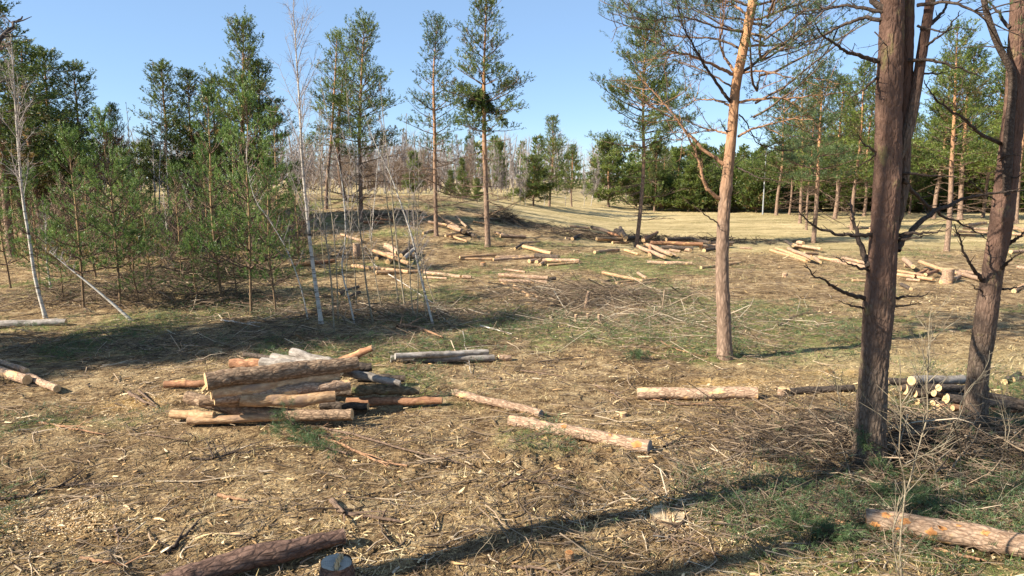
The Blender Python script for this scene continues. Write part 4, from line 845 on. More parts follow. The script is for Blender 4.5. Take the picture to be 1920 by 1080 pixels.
sap = [
 ([(627, 625), (622, 540), (615, 470), (608, 420), (600, 300), (598, 200)], 0.028, 'bark_sapling', 'sapling just right of the main birch'),
 ([(665, 605), (655, 560), (641, 500), (648, 430), (640, 330), (620, 240), (600, 150)], 0.03, 'bark_birch', 'white sapling bent over the toppled stem'),
 ([(700, 605), (688, 540), (680, 470), (672, 400), (665, 300), (652, 200), (648, 130)], 0.03, 'bark_sapling', 'tall pale sapling left of the crooked white one'),
 ([(812, 608), (800, 560), (785, 500), (772, 440), (752, 380), (730, 320), (705, 270), (680, 200)], 0.042, 'bark_birch', 'long curved white sapling sweeping up to the left'),
 ([(760, 580), (752, 520), (745, 460), (738, 400), (732, 330), (722, 250), (712, 150)], 0.034, 'bark_sapling', 'greenish grey sapling, straight, behind the curved white one'),
 ([(747, 570), (741, 510), (735, 440), (726, 380), (722, 340), (716, 300)], 0.028, 'bark_sapling', 'dark sapling left of the greenish straight one'),
 ([(776, 600), (770, 540), (768, 480), (766, 400), (768, 330)], 0.02, 'bark_sapling', 'thin upright sapling inside the curve of the white one'),
 ([(782, 600), (784, 520), (783, 440), (784, 380)], 0.018, 'bark_sapling', 'very thin brown sapling in the middle of the clump'),
 ([(800, 604), (796, 560), (792, 500), (780, 440), (775, 400)], 0.02, 'bark_sapling', 'thin sapling touching the foot of the curved one'),
 ([(820, 580), (808, 545), (798, 510), (790, 470), (788, 430)], 0.02, 'bark_sapling', 'short pale sapling right of the curved one'),
 ([(718, 585), (708, 540), (698, 480), (695, 430)], 0.018, 'bark_sapling', 'short dark sapling in front of the orange logs'),
 ([(668, 580), (666, 520), (660, 460), (655, 400), (652, 360)], 0.02, 'bark_sapling', 'slim sapling with forked top over the grass'),
 ([(648, 565), (650, 500), (652, 450), (660, 410)], 0.02, 'bark_sapling', 'crooked dark sapling by the shaded logs'),
 ([(634, 600), (632, 530), (628, 460), (622, 400), (616, 340)], 0.022, 'bark_sapling', 'grey sapling left of the crooked dark one'),
 ([(578, 600), (565, 540), (540, 470), (505, 410), (478, 370)], 0.022, 'bark_birch', 'bowed white sapling arching left before the young pines'),
 ([(696, 450), (700, 400), (706, 330), (712, 260)], 0.03, 'bark_birch', 'thin birch on the slope behind the clump'),
 ([(590, 510), (588, 440), (592, 380), (600, 320)], 0.02, 'bark_sapling', 'short brown sapling behind the main birch'),
 ([(610, 520), (604, 460), (600, 400), (605, 330)], 0.02, 'bark_sapling', 'bare sapling left of the leaning pine foot'),
]
for i, (pl, r, bk, lab) in enumerate(sap):
    if pl[-1][1] > 290:
        (ax_, ay_), (bx_, by_) = pl[-2], pl[-1]; pl = pl + [(bx_ + (bx_ - ax_) * 0.8 + (i % 3 - 1) * 7, by_ - 62), (bx_ + (bx_ - ax_) * 1.2 + (i % 5 - 2) * 9, by_ - 120)]
    birch_px(620 + i, pl, r * 0.8, lab, group=SG, bark=bk, name='birch_sapling', nb=22, cr=0.8, cb=0.25, nt=5, tw=0.0042)
# bush trees and the wood beyond the meadow
stand('pine_tree', PV[3], 'pine with a pointed top, tallest of the bushy group beyond the meadow', 'tree', 1030, 387, 220, None, 0.5, 1.35)
stand('pine_tree', PV[1], 'thin grey-green pine right behind the pointed one beyond the meadow', 'tree', 1072, 388, 272, None, 1.5, 1.4)
stand('pine_tree', BV[2], 'low bushy pine left of the pointed one beyond the meadow', 'tree', 1000, 386, 296, None, 1.0, 1.1)
stand('pine_tree', BV[2], 'rounded dark green pine standing apart at the meadow edge', 'tree', 1141, 388, 268, None, 2.0, 1.1)
for (x, h, i, lab) in ((975, 320, 0, 'bare birch shrub at the left of the bushy group'), (1020, 285, 1, 'bare birch in front of the pointed pine'), (1060, 300, 2, 'bare birch between the two bushy pines'), (1095, 310, 0, 'bare birch beside the rounded pine'), (985, 300, 2, 'bare birch behind the low bushy pine'), (1108, 290, 1, 'hazy bare birch behind the rounded pine')):
    stand('bare_birch', TB[i], lab, 'tree', x, 386, h, 'bare birches of the bushy group', x * 1.0, 1.2)
stand('young_spruce', BV[1], 'small green conifer at the left foot of the tallest middle pine', 'tree', 868, 398, 300, None, 1.0, 0.8, d=48)
stand('young_spruce', BV[2], 'small dark conifer between the two grey-green pines', 'tree', 778, 395, 288, None, 2.0, 0.7, d=50)
stand('young_spruce', BV[0], 'dark low conifer behind the tallest middle pine', 'tree', 845, 395, 322, None, 3.0, 0.9, d=50)
stand('young_spruce', BV[2], 'low green conifer half hidden by the tallest middle pine', 'tree', 895, 395, 335, None, 1.0, 0.7, d=47)
stand('young_spruce', BV[0], 'green bushy conifer behind the ridge between the pine trunks', 'tree', 940, 395, 272, None, 0.6, 0.6, d=75)
r = np.random.default_rng(12)
WE = 'young conifers along the wood edge beyond the meadow'
k = 0
for x in np.arange(1204, 2080, 20):
    xx = x + r.uniform(-8, 8); k += 1
    top = 296 + r.uniform(-26, 24) - (8 if x > 1480 else 0); v = [BV[0], BV[1], BV[2], PV[3], PV[0]][int(r.integers(0, 5))]
    nm = ['x'][0]
    stand('wood_edge_conifer', v, where('bushy conifer in the hedge-like wood edge', xx), 'tree', xx, 391 + r.uniform(-2.5, 6), top, WE, r.random() * 6, r.uniform(0.7, 1.5))
LB = [pine(451 + i, 3.0, 0.06, 0.02, 2.0, nl=0.13, nw=0.06, K=9, sl=0.34, whorl=0.2, nb=8, dead=0, dens=1.0, rich=0.14, fol=1.0, lo_elev=2, hi_elev=60, leaf=('needle', 'needle_dark')[i], gap=0.14, sub=0.5, sp=0.17, prof=lambda c: (1 - c * c) ** 0.6 + 0.1) for i in range(2)]
for x in np.arange(1198, 2060, 17):
    xx = x + r.uniform(-8, 8)
    stand('juniper_bush', LB[int(r.integers(0, 2))], where('low round bush fringing the meadow', xx), 'shrub', xx, 391 + r.uniform(-3, 7), r.uniform(322, 356), 'low bushes fringing the meadow', r.random() * 6, r.uniform(0.8, 1.4))
SE = 'second row of conifers behind the wood edge'
for x in np.arange(1214, 2100, 36):
    xx = x + r.uniform(-12, 12); t = (r.uniform(285, 300) if x < 1450 else r.uniform(215, 290)); d = r.uniform(98, 120)
    stand('background_pine', [BV[0], PV[3], BV[1]][int(r.integers(0, 3))] , where('conifer top behind the wood edge', xx), 'tree', xx, 391, t, SE, r.random() * 6, r.uniform(0.9, 1.2), d=d)
for a in ((2, 1500, 418, 150, 1.1, 'pine left of the pale trunk, its crown thin against the sky'), (1, 1597, 432, 120, 1.1, 'orange-trunked pine close left of the thick double trunk'), (1, 1512, 432, 160, 0.8, 'short grey-trunked pine beside the pale trunk'),
          (3, 1705, 402, 215, 1.0, 'pine seen just right of the thick double trunk'), (2, 1843, 408, 110, 1.0, 'pine between the two thick trunks, further back'), (1, 1905, 420, 90, 1.1, 'pine at the right edge behind the second thick trunk'),
          (3, 1740, 398, 190, 1.2, 'bushy pine behind the broad yellow-green crown'), (3, 1810, 398, 170, 1.1, 'bushy pine right of the broad yellow-green crown'), (3, 1880, 400, 180, 1.2, 'bushy pine at the far right of the meadow'), (3, 1570, 398, 190, 1.2, 'bushy pine in the gap left of the thick double trunk'),
          (3, 1635, 400, 205, 1.2, 'bushy pine directly behind the thick double trunk'), (1, 1480, 402, 195, 1.0, 'thin pine between the orange pine and the pale trunk'), (3, 1950, 410, 150, 1.2, 'bushy pine cut by the right edge'), (1, 1660, 400, 140, 1.2, 'tall thin-crowned pine behind the thick double trunk'), (0, 1455, 404, 170, 1.3, 'olive pine right beside the big orange pine crown'), (1, 1565, 410, 145, 1.4, 'wide olive pine filling the sky left of the thick trunk'), (3, 1620, 405, 165, 1.3, 'olive bushy pine touching the thick trunk on the left'),
          (1, 1800, 412, 90, 1.5, 'wide pine behind the gap between both thick trunks'), (0, 1750, 410, 105, 1.3, 'pale green pine right of the forked stem'), (1, 1870, 415, 100, 1.3, 'wide pine left of the second thick trunk')):
    stand('pine_tree', PV[a[0]], a[5], 'tree', a[1], a[2], a[3], 'pines of the right wood edge', a[1] * 0.3, a[4])
# bare birch wood behind the ridge
for i in range(84):
    x = 545 + i * 5.2 + r.uniform(-5, 5); d = r.uniform(54, 84); top = r.uniform(228, 312) + max(0, x - 880) * 0.4
    stand('bare_birch', TB[i % 3], where('bare birch in the wood behind the ridge', x), 'tree', x, 380, top, 'bare birches behind the ridge', r.random() * 6, r.uniform(0.8, 1.2), d=d)
for i in range(40):
    x = -20 + i * 15 + r.uniform(-8, 8)
    stand('bare_birch', TB[i % 3], where('bare birch deep in the left wood', x), 'tree', x, 380, r.uniform(230, 330), 'bare birches inside the left wood', r.random() * 6, 1.0, d=r.uniform(50, 65))
# shrubs of the understorey, left
for i in range(34):
    x = r.uniform(-20, 560); y = r.uniform(395, 520); p = at(x, y)
    plant('bare_shrub', SH[i % 3], where('leafless shrub in the understorey', x), 'shrub', p, 'leafless shrubs in the left wood', r.random() * 6, r.uniform(0.7, 1.25), r.uniform(0.7, 1.2))
for i in range(24):
    x = r.uniform(560, 960); p = onp(x, 395, r.uniform(52, 62)); p.z = gz(p.x, p.y)
    plant('bare_shrub', SH[i % 3], where('leafless shrub under the ridge birches', x), 'shrub', p, 'leafless shrubs behind the ridge', r.random() * 6, r.uniform(0.8, 1.3), r.uniform(0.7, 1.2))
stand('oak_tree', OAK, 'small oak keeping its russet dead leaves at the left wood edge', 'tree', 196, 470, 245, None, 0.5, 1.0)
stand('oak_tree', OAK, 'second small oak with russet leaves right of the first', 'tree', 250, 462, 300, None, 2.5, 1.0)
for i in range(11):
    x = -15 + i * 52; stand('young_pine', YV[i % 3], where('low young pine in the understorey', x), 'tree', x, 505 - (i * 7 % 5) * 19, 385 - (i * 5 % 7) * 16, 'low young pines in the left understorey', i * 1.0, 1.2)

def distant_wood():
    """the closed wood far beyond everything: stems, twig haze and dark conifer crowns as one mass"""
    r = np.random.default_rng(91); m1, m2 = MB(), MB(); n = 620
    d = r.uniform(95, 210, n); ang = r.uniform(-0.95, 0.95, n); x = d * np.tan(ang * 0.8); y = d; z = ground(x, y); h = r.uniform(5.5, 8.5, n) * (1 + (d - 95) / 260)
    P = np.stack([np.stack([x, y, z], -1), np.stack([x + r.normal(0, .3, n), y, z + h * .5], -1), np.stack([x + r.normal(0, .5, n), y, z + h], -1)], 1)
    tubes(m1, P, np.array([[.16, .11, .04]]) * np.ones((n, 1)), 4, 0.4)
    con = (x > 25) | (r.random(n) < 0.12)
    for (mb, sel, K, w, l) in ((m2, con, 170, .42, .8), (m1, ~con, 120, .05, 1.3)):
        i = np.repeat(np.where(sel)[0], K); k = len(i); u = r.random(k) ** .8; rad = (1.9 if mb is m2 else 1.7) * (1 - u) ** .6 + .25; a = r.uniform(0, 6.28, k); q = rad * np.sqrt(r.random(k))
        c = np.stack([x[i] + q * np.cos(a), y[i] + q * np.sin(a), z[i] + h[i] * (.12 + .88 * u)], -1)
        dr = nrm(np.stack([np.cos(a), np.sin(a), r.uniform(.2, 2.2, k)], -1)); s = nrm(np.cross(dr, r.normal(size=(k, 3)))) * (w * .5)
        V = np.stack([c - s, c + s, c + dr * (l * r.uniform(.5, 1.2, k))[:, None]], 1).reshape(-1, 3)
        mb.add(V, np.arange(k * 3).reshape(-1, 3), np.repeat(np.clip(r.normal(.45, .2, k), .13, 1), 3))
    m1.build('distant_wood', MAT['twig_birch'], None, True, kind='stuff', label='hazy leafless wood closing the view far behind the clearing')
    m2.build('distant_conifer_wood', MAT['needle_dark'], None, True, kind='stuff', label='far dark conifer wood on the right horizon')
distant_wood()
# ------------------------------------------------------------------ felled logs
LK = [0]
def log(kind, x0, y0, x1, y1, dia, label, z=None, group=None, bend=0.0, taper=0.88, cut='cut', z1=None, name='felled_log', knots=2, butt=0.0, ends=(1, 1), scars=()):
    """a log seen with its axis from (x0, y0) to (x1, y1); dia in photograph pixels; z, z1: height of the axis above the ground"""
    LK[0] += 1; seed = LK[0]; rg = random.Random(seed)
    d0 = at((x0 + x1) / 2, (y0 + y1) / 2, 0.1); r0 = dia / 2 * d0.y / FPX
    z = r0 * 0.8 if z is None else z; z1 = z if z1 is None else z1
    a = at(x0, y0, z); b = at(x1, y1, z1)
    c = (a + b) / 2; ax = b - a; L = ax.length; ax.normalize()
    q = ax.to_track_quat('X', 'Z'); inv = q.inverted()
    n = 7; path = []
    for i in range(n):
        f = i / (n - 1); s = math.sin(math.pi * f)
        path.append((L * (f - 0.5), rg.uniform(-1, 1) * r0 * 0.22 * (0 < i < n - 1) + bend * s * 0.4, rg.uniform(-1, 1) * r0 * 0.14 * (0 < i < n - 1) + bend * s))
    near = dia > 11; mb = MB()
    kn = [(rg.uniform(0.1, 0.9) * L, rg.random(), r0 * 0.22, 0.05) for _ in range(knots)] if near else None
    sides, step = (28, 0.05) if near else (12, 0.25)
    rad = [r0 * (1 + butt), r0 * (1 + butt * 0.2), r0, r0 * (1 + taper) / 2, r0 * taper]
    V, P = stem_mesh(mb, path, rad, sides, step, r0 * (0.11 if kind in ('bark', 'dark', 'moss', 'rust') else 0.045) if near else 0, kn, seed, 0, 7, 0.05, 0.14, k_r=0.9)
    o = mb.build(name, LOGM[kind]); o.location = c; o.rotation_mode = 'QUATERNION'; o.rotation_quaternion = q
    tag(o, label, 'log', group)
    for e, (ring, ctr, sg) in enumerate(((V[0], P[0], -1), (V[-1], P[-1], 1))):
        if not ends[e]: continue
        m = MB(); k = len(ring); f = 0.975
        vs = np.vstack([ctr + (ring - ctr) * f + [sg * 0.003, 0, 0], ctr + (ring - ctr) * 0.5 + [sg * 0.004, rg.uniform(-.002, .002), 0], ctr[None] + [sg * 0.004, 0, 0], ring + [sg * 0.0, 0, 0]])
        i = np.arange(k); j = (i + 1) % k
        F4 = np.vstack([np.stack([i, j, j + k, i + k], -1), np.stack([i + 2 * k + 1, j + 2 * k + 1, j, i], -1)]); F3 = np.stack([i + k, j + k, 0 * i + 2 * k], -1)
        if sg < 0: F4 = F4[:, ::-1]; F3 = F3[:, ::-1]
        m.v.append(vs.astype(np.float32)); m.f += [F4, F3]; m.n = len(vs); m.a.append(np.r_[np.full(k, 0.96), np.full(k, 0.5), [0.0], np.ones(k)].astype(np.float32))
        m.build('cut_end', MAT[cut], o, False)
    nr, ns = V.shape[:2]
    for (fs, fa, sz) in scars:
        m = MB(); vs = [V[int(fs * (nr - 1)), int(fa * ns) % ns]]; c0 = P[int(fs * (nr - 1))]; stp = L / nr
        for q_ in (0.6, 1.0):
            for k_ in range(12):
                a_ = k_ * math.pi / 6; rr = sz * q_ * rg.uniform(0.55, 1.3); fi = min(max(fs * (nr - 1) + math.cos(a_) * rr * 1.3 / stp, 0), nr - 1.01); fj = fa * ns + math.sin(a_) * rr / (2 * math.pi * r0) * ns
                i0 = int(fi); j0 = int(math.floor(fj)); u_ = fi - i0; w_ = fj - j0
                g = lambda i, j: V[i, j % ns]
                vs.append((g(i0, j0) * (1 - u_) + g(i0 + 1, j0) * u_) * (1 - w_) + (g(i0, j0 + 1) * (1 - u_) + g(i0 + 1, j0 + 1) * u_) * w_)
        vs = np.array(vs); out = nrm(vs - np.stack([vs[:, 0], np.full(25, c0[1]), np.full(25, c0[2])], -1)); lift = np.r_[0.009, np.full(12, 0.008), np.full(12, 0.003)]
        vs = vs + out * lift[:, None]; i = np.arange(12); j = (i + 1) % 12
        m.v.append(vs.astype(np.float32)); m.f += [np.stack([0 * i, i + 1, j + 1], -1), np.stack([i + 1, i + 13, j + 13, j + 1], -1)]; m.n = 25; m.a.append(np.r_[[0.2], np.full(12, .55), np.full(12, .9)].astype(np.float32))
        m.build('knot_scar', MAT['cut_orange' if kind != 'x' else 'cut'], o, True)
    return o
GA = 'logs heaped in the big pile left of centre'
for a in (
 ('red', 650, 753, 829, 751, 17, 'smooth red-brown log sticking out right at the foot of the big pile', .09, .09, 0),
 ('moss', 660, 731, 786, 732, 20, 'mossy brown log above the red-brown one on the right of the big pile', .30, .22, 0),
 ('dark', 672, 709, 759, 710, 18, 'short dark log at the back right of the big pile', .14, .14, 0),
 ('dark', 560, 722, 664, 735, 24, 'shadowed log deep inside the big pile', .26, .2, 0),
 ('dark', 600, 762, 690, 762, 18, 'shaded log end low in the right gap of the big pile', .1, .1, 0),
 ('orange', 352, 789, 662, 783, 17, 'long orange log lying lowest at the front of the big pile', .09, .09, .02),
 ('orange', 322, 776, 402, 779, 20, 'short orange log end at the front left corner of the big pile', .14, .16, 0),
 ('bark', 350, 744, 660, 777, 26, 'rough crooked bark log second from the bottom at the pile front', .32, .18, -.10),
 ('bark', 376, 752, 560, 752, 22, 'bark log hidden in the middle of the pile front', .36, .34, 0),
 ('orange', 452, 748, 628, 743, 25, 'bright orange slightly bent log in the middle of the pile', .42, .42, -.04),
 ('tan', 402, 748, 655, 721, 24, 'pale brown peeling log between the bright orange and the top orange log', .46, .50, 0),
 ('orange', 396, 737, 636, 706, 24, 'orange log lying directly under the topmost bark log', .56, .60, 0),
 ('bark', 386, 716, 670, 681, 31, 'thick topmost bark log of the big pile with a torn orange end', .74, .76, .02),
 ('red', 433, 683, 512, 683, 21, 'reddish bark log end poking out at the back left of the pile', .45, .45, 0),
 ('dark', 612, 690, 697, 688, 19, 'brown log end poking out right behind the topmost log', .45, .45, 0),
 ('dark', 458, 665, 520, 672, 11, 'dim purple-brown log end lying behind the pile in the shade', .12, .12, 0),
 ('red', 308, 721, 400, 718, 15, 'thin brown log with a bright round end left of the pile', .09, .09, 0),
 ('red', 596, 694, 699, 652, 13, 'slim orange-brown pole rising over the topmost log', .58, .98, 0)):
    lg = log(a[0], a[1], a[2], a[3], a[4], a[5], a[6], a[7], GA, a[9], 0.84, 'cut', a[8], knots=5)
    if a[1] == 386: TOPLOG = lg
def torn(parent, px, py, qx, qy, z, z2, w, label):
    """splintered wood fibres left where a stem tore instead of being sawn through"""
    bpy.context.view_layer.update(); iv = parent.matrix_world.inverted(); r = random.Random(int(px)); T, R = [], []
    a = at(px, py, z); b = at(qx, qy, z2)
    for k in range(16):
        o1 = Vector((r.uniform(-w, w), r.uniform(-w, w) * .5, r.uniform(-w, w) * .6)); f = r.uniform(.55, 1.1)
        p0 = a + o1 * .8; p1 = a + (b - a) * f * .5 + o1; p2 = a + (b - a) * f + o1 * 1.1
        T.append([tuple(iv @ q) for q in (p0, p1, p2)]); R.append([w * .55, w * .5, w * .22])
    mb = MB(); tubes(mb, T, R, 5, np.array([r.uniform(.1, .9) for _ in T])); return mb.build('torn_fibre', MAT['chip'], parent, True, label=label)
torn(TOPLOG, 398, 718, 380, 736, .72, .60, .05, 'orange torn wood at the left end')
GB = 'grey birch logs lying across the big pile'
log('grey', 491, 679, 640, 695, 20, 'grey birch log with a flat end, lowest birch of the pile top', .60, GB, 0, .9, 'cut_birch', .60)
log('grey', 640, 697, 750, 719, 17, 'weathered grey split log slanting down at the right of the pile', .52, GB, 0, .6, 'cut_grey', .40)
log('grey', 511, 669, 612, 690, 15, 'thin grey birch log between the two larger ones on the pile', .64, GB, 0, .95, 'cut_birch', .64)
log('grey', 549, 661, 650, 690, 18, 'raised grey birch log with a pale cut face, topmost birch of the pile', .74, GB, 0, .92, 'cut_birch', .66)
GC = 'logs cut by the left edge'
log('tan', -40, 682, 51, 712, 20, 'thick sunlit log at the left edge with its pale round end', .12, GC, 0, 1.0)
log('tan', -30, 668, 50, 696, 12, 'thin log lying behind the thick one at the left edge', .16, GC, 0, 1.0)
log('tan', 40, 700, 107, 729, 15, 'log with a knotty collar reaching furthest right at the left edge', .09, GC, 0, 1.0)
log('grey', -30, 610, 124, 604, 17, 'grey log at the left edge in front of the birch foot', None, GC, 0, .8)
log('grey', 741, 668, 915, 660, 13, 'grey birch log, rear one of the long pair right of the pile', .16, 'grey birch log pair', 0, .9, 'cut_grey')
log('grey', 733, 673, 926, 671, 16, 'grey birch log, front one of the long pair right of the pile', None, 'grey birch log pair', 0, .95, 'cut_grey')
log('tan', 934, 671, 957, 671, 13, 'short sawn block at the right end of the grey birch logs', None, None, 0, 1.0, name='sawn_block')
log('tan', 852, 736, 1014, 776, 17, 'upper pinkish log of the two lying end to end in the centre', None, None, 0, 1.05, 'cut_grey', knots=3)
log('tan', 957, 789, 1218, 839, 27, 'lower thick pinkish log of the two in the centre with a bright knot scar', None, None, .01, 1.15, 'cut_grey', knots=5, scars=((.42, .08, .035), (.93, .17, .05), (.74, .08, .02)))
log('tan', 1195, 738, 1420, 738, 25, 'single scaly log lying level in the right centre', None, None, 0, 1.05, knots=3)
log('dark', 1478, 735, 1600, 728, 17, 'shaded log running from the round stump towards the thick trunk', None, None, 0, .9)
log('rust', 290, 1112, 645, 1006, 52, 'big dark reddish log cut by the bottom edge on the left', None, None, .05, .72, 'cut_grey', knots=3)
log('tan', 1624, 974, 1960, 1030, 50, 'big pinkish log with orange knot scars at the bottom right', .14, None, 0, .95, 'cut_orange', knots=8, scars=((.05, .24, .032), (.12, .09, .04), (.24, .14, .035), (.20, .26, .018), (.38, .22, .04), (.44, .14, .03), (.54, .06, .02), (.68, .12, .03)))
GI = 'cordwood between the two thick trunks'
for a in (
 (1709, 714, 1830, 712, 17, 'topmost grey log of the cordwood with a whitish end', .42, 'grey'),
 (1662, 716, 1712, 716, 15, 'dark log end lying top left of the cordwood', .40, 'dark'), (1760, 727, 1850, 729, 13, 'upper right log of the cordwood with a pale end', .32, 'dark'),
 (1697, 730, 1790, 730, 20, 'large left log of the cordwood in the second layer', .28, 'dark'), (1716, 738, 1800, 738, 15, 'log with a bright end in the middle of the cordwood', .22, 'dark'),
 (1688, 726, 1760, 728, 16, 'leftmost log in the second layer of the cordwood', .30, 'dark'), (1751, 737, 1840, 739, 13, 'round-ended log under the upper right one in the cordwood', .23, 'dark'),
 (1720, 752, 1800, 752, 18, 'lower left log of the cordwood touching the ground', .09, 'dark'), (1773, 747, 1925, 764, 21, 'widest cracked log end at the right of the cordwood', .16, 'dark'),
 (1749, 757, 1830, 757, 15, 'low log in the centre of the cordwood', .09, 'dark'), (1759, 763, 1840, 762, 13, 'small front log of the cordwood beside the low one', .07, 'red'),
 (1786, 765, 1930, 770, 12, 'reddish log lying right along the foot of the cordwood', .07, 'red'), (1800, 729, 1925, 757, 14, 'long dark log sloping right past the second trunk', .25, 'dark'),
 (1790, 742, 1925, 762, 13, 'dark log under the long sloping one', .16, 'dark')):
    log(a[7], a[0], a[1], a[2], a[3], a[4], a[5], a[6], GI, 0, .95, 'cut', .85 * a[6] + .01)
log('dark', 1883, 716, 1910, 702, 13, 'short dark log with a pale end at the right edge above the cordwood', None, None, 0, 1.0)
log('dark', 1900, 712, 1950, 706, 12, 'dark log at the right edge behind the short one', None, None, 0, 1.0)
GJ = 'logs scattered over the middle of the clearing'
for a in (
 ('orange', 697, 469, 767, 494, 8, 'slanting orange log on top of the crossed heap behind the saplings', .35), ('tan', 724, 461, 747, 474, 13, 'pink thick log at the back of the crossed heap', .3), ('dark', 751, 479, 774, 462, 9, 'dark log leaning up to the right in the crossed heap', .3),
 ('grey', 757, 485, 778, 466, 8, 'grey log right beside the dark leaning one in the crossed heap', .28), ('tan', 706, 473, 762, 481, 7, 'brown log lying under the slanting orange one', .16), ('dark', 706, 485, 716, 478, 9, 'short dark log at the left foot of the crossed heap', None),
 ('tan', 727, 491, 734, 484, 11, 'short log showing its round pale end under the crossed heap', None), ('tan', 771, 481, 782, 478, 9, 'block at the right end of the crossed heap', None),
 ('orange', 661, 499, 766, 510, 9, 'long orange log, rear one behind the sapling stems', None), ('orange', 705, 511, 795, 509, 9, 'orange log, front one behind the sapling stems', None), ('tan', 796, 511, 864, 519, 8, 'pale end section continuing the long orange logs to the right', None),
 ('tan', 868, 519, 884, 520, 9, 'short sawn block after the pale end section', None), ('tan', 795, 520, 838, 522, 5, 'thin pale log under the end section', None), ('dark', 634, 552, 671, 538, 10, 'shaded log, upper of two behind the crooked sapling', None), ('dark', 650, 560, 674, 548, 9, 'shaded log, lower of two behind the crooked sapling', None),
 ('red', 545, 498, 628, 488, 8, 'red-brown log half hidden behind the main birch', None), ('tan', 640, 440, 680, 452, 6, 'pale branch-like log above the old stump', None),
 ('orange', 862, 482, 930, 478, 6, 'thin orange log, left one in the row below the tallest middle pine', .12), ('orange', 864, 485, 930, 486, 5, 'thinnest orange log at the front of that row', None), ('tan', 925, 487, 1004, 482, 7, 'pale long log meeting the heap of round ends', None), ('tan', 930, 482, 994, 481, 6, 'pink log behind the pale long one', .1),
 ('orange', 981, 462, 1034, 475, 8, 'orange log with a broken left end above the round ends', .12), ('dark', 965, 466, 982, 456, 5, 'dark stub leaning on the broken orange log', .1), ('tan', 976, 456, 1012, 453, 4, 'thin brown pole above the broken orange log', .15),
 ('dark', 1004, 479, 1048, 482, 11, 'brown thick log behind the row of round ends', .15), ('tan', 992, 490, 1006, 488, 9, 'largest of the short logs with round pale ends', None), ('tan', 1006, 491, 1014, 487, 8, 'middle short log with an upright pale end', None), ('tan', 1012, 496, 1019, 492, 7, 'small short log with a pale end in front', None),
 ('tan', 1018, 488, 1086, 489, 8, 'pinkish log behind the thin orange one right of the round ends', .12), ('orange', 1027, 497, 1090, 492, 6, 'thin orange log right of the round ends', None),
 ('tan', 935, 516, 990, 519, 9, 'bright ringed log, upper left of the pair in mid clearing', .14), ('tan', 988, 519, 1028, 521, 9, 'darker log end following the bright ringed one', .14), ('tan', 936, 526, 1026, 529, 8, 'lower log of the pair in mid clearing', None), ('tan', 945, 505, 985, 510, 5, 'thin pale log above the pair', None), ('dark', 1022, 524, 1042, 522, 8, 'charred dark stub at the right of the pair', None),
 ('orange', 964, 537, 995, 557, 9, 'thick orange-pink log pointing down right', None), ('orange', 992, 545, 1013, 560, 6, 'short thin log lying beside the one pointing down right', None), ('orange', 940, 530, 966, 538, 4, 'thin stick-like log leading to the one pointing down right', None), ('grey', 996, 558, 1012, 566, 5, 'grey slab in front of the short thin log', None),
 ('tan', 803, 416, 838, 422, 6, 'pale log left of the pine with the open crown', .2), ('tan', 842, 424, 870, 435, 9, 'log with a white stripped patch in the heap by the open-crowned pine', .25), ('dark', 868, 434, 893, 443, 9, 'dark ringed log end at the right of that heap', None),
 ('tan', 793, 437, 814, 432, 6, 'short log left of the open-crowned pine foot', None), ('tan', 855, 406, 875, 425, 5, 'pole leaning up at the back of the heap by the open-crowned pine', .2), ('tan', 835, 413, 861, 426, 6, 'brown log behind the white-patched one', .2), ('orange', 835, 442, 881, 431, 5, 'orange pole crossing the heap front', .2),
 ('orange', 838, 440, 877, 453, 5, 'thin orange pole lying lowest in front of that heap', None), ('tan', 928, 436, 946, 441, 6, 'short log right of the tallest middle pine', None), ('tan', 938, 442, 985, 444, 7, 'longer log right of the tallest middle pine', None), ('orange', 888, 415, 912, 420, 4, 'thin orange pole behind the tallest middle pine', None),
 ('red', 681, 416, 720, 417, 6, 'reddish log heap end right of the twin-topped pine', .1), ('red', 705, 409, 740, 414, 5, 'reddish thin log further back by the twin-topped pine', .15), ('dark', 690, 404, 742, 402, 5, 'dark pole in the shade above the reddish logs', .2), ('dark', 735, 393, 790, 398, 5, 'dark pole on the shaded ridge', None)):
    log(a[0], a[1], a[2], a[3], a[4], a[5], a[6], a[7], GJ, 0, .9)
GK = 'logs of the long windrow around the rounded-crown pine'
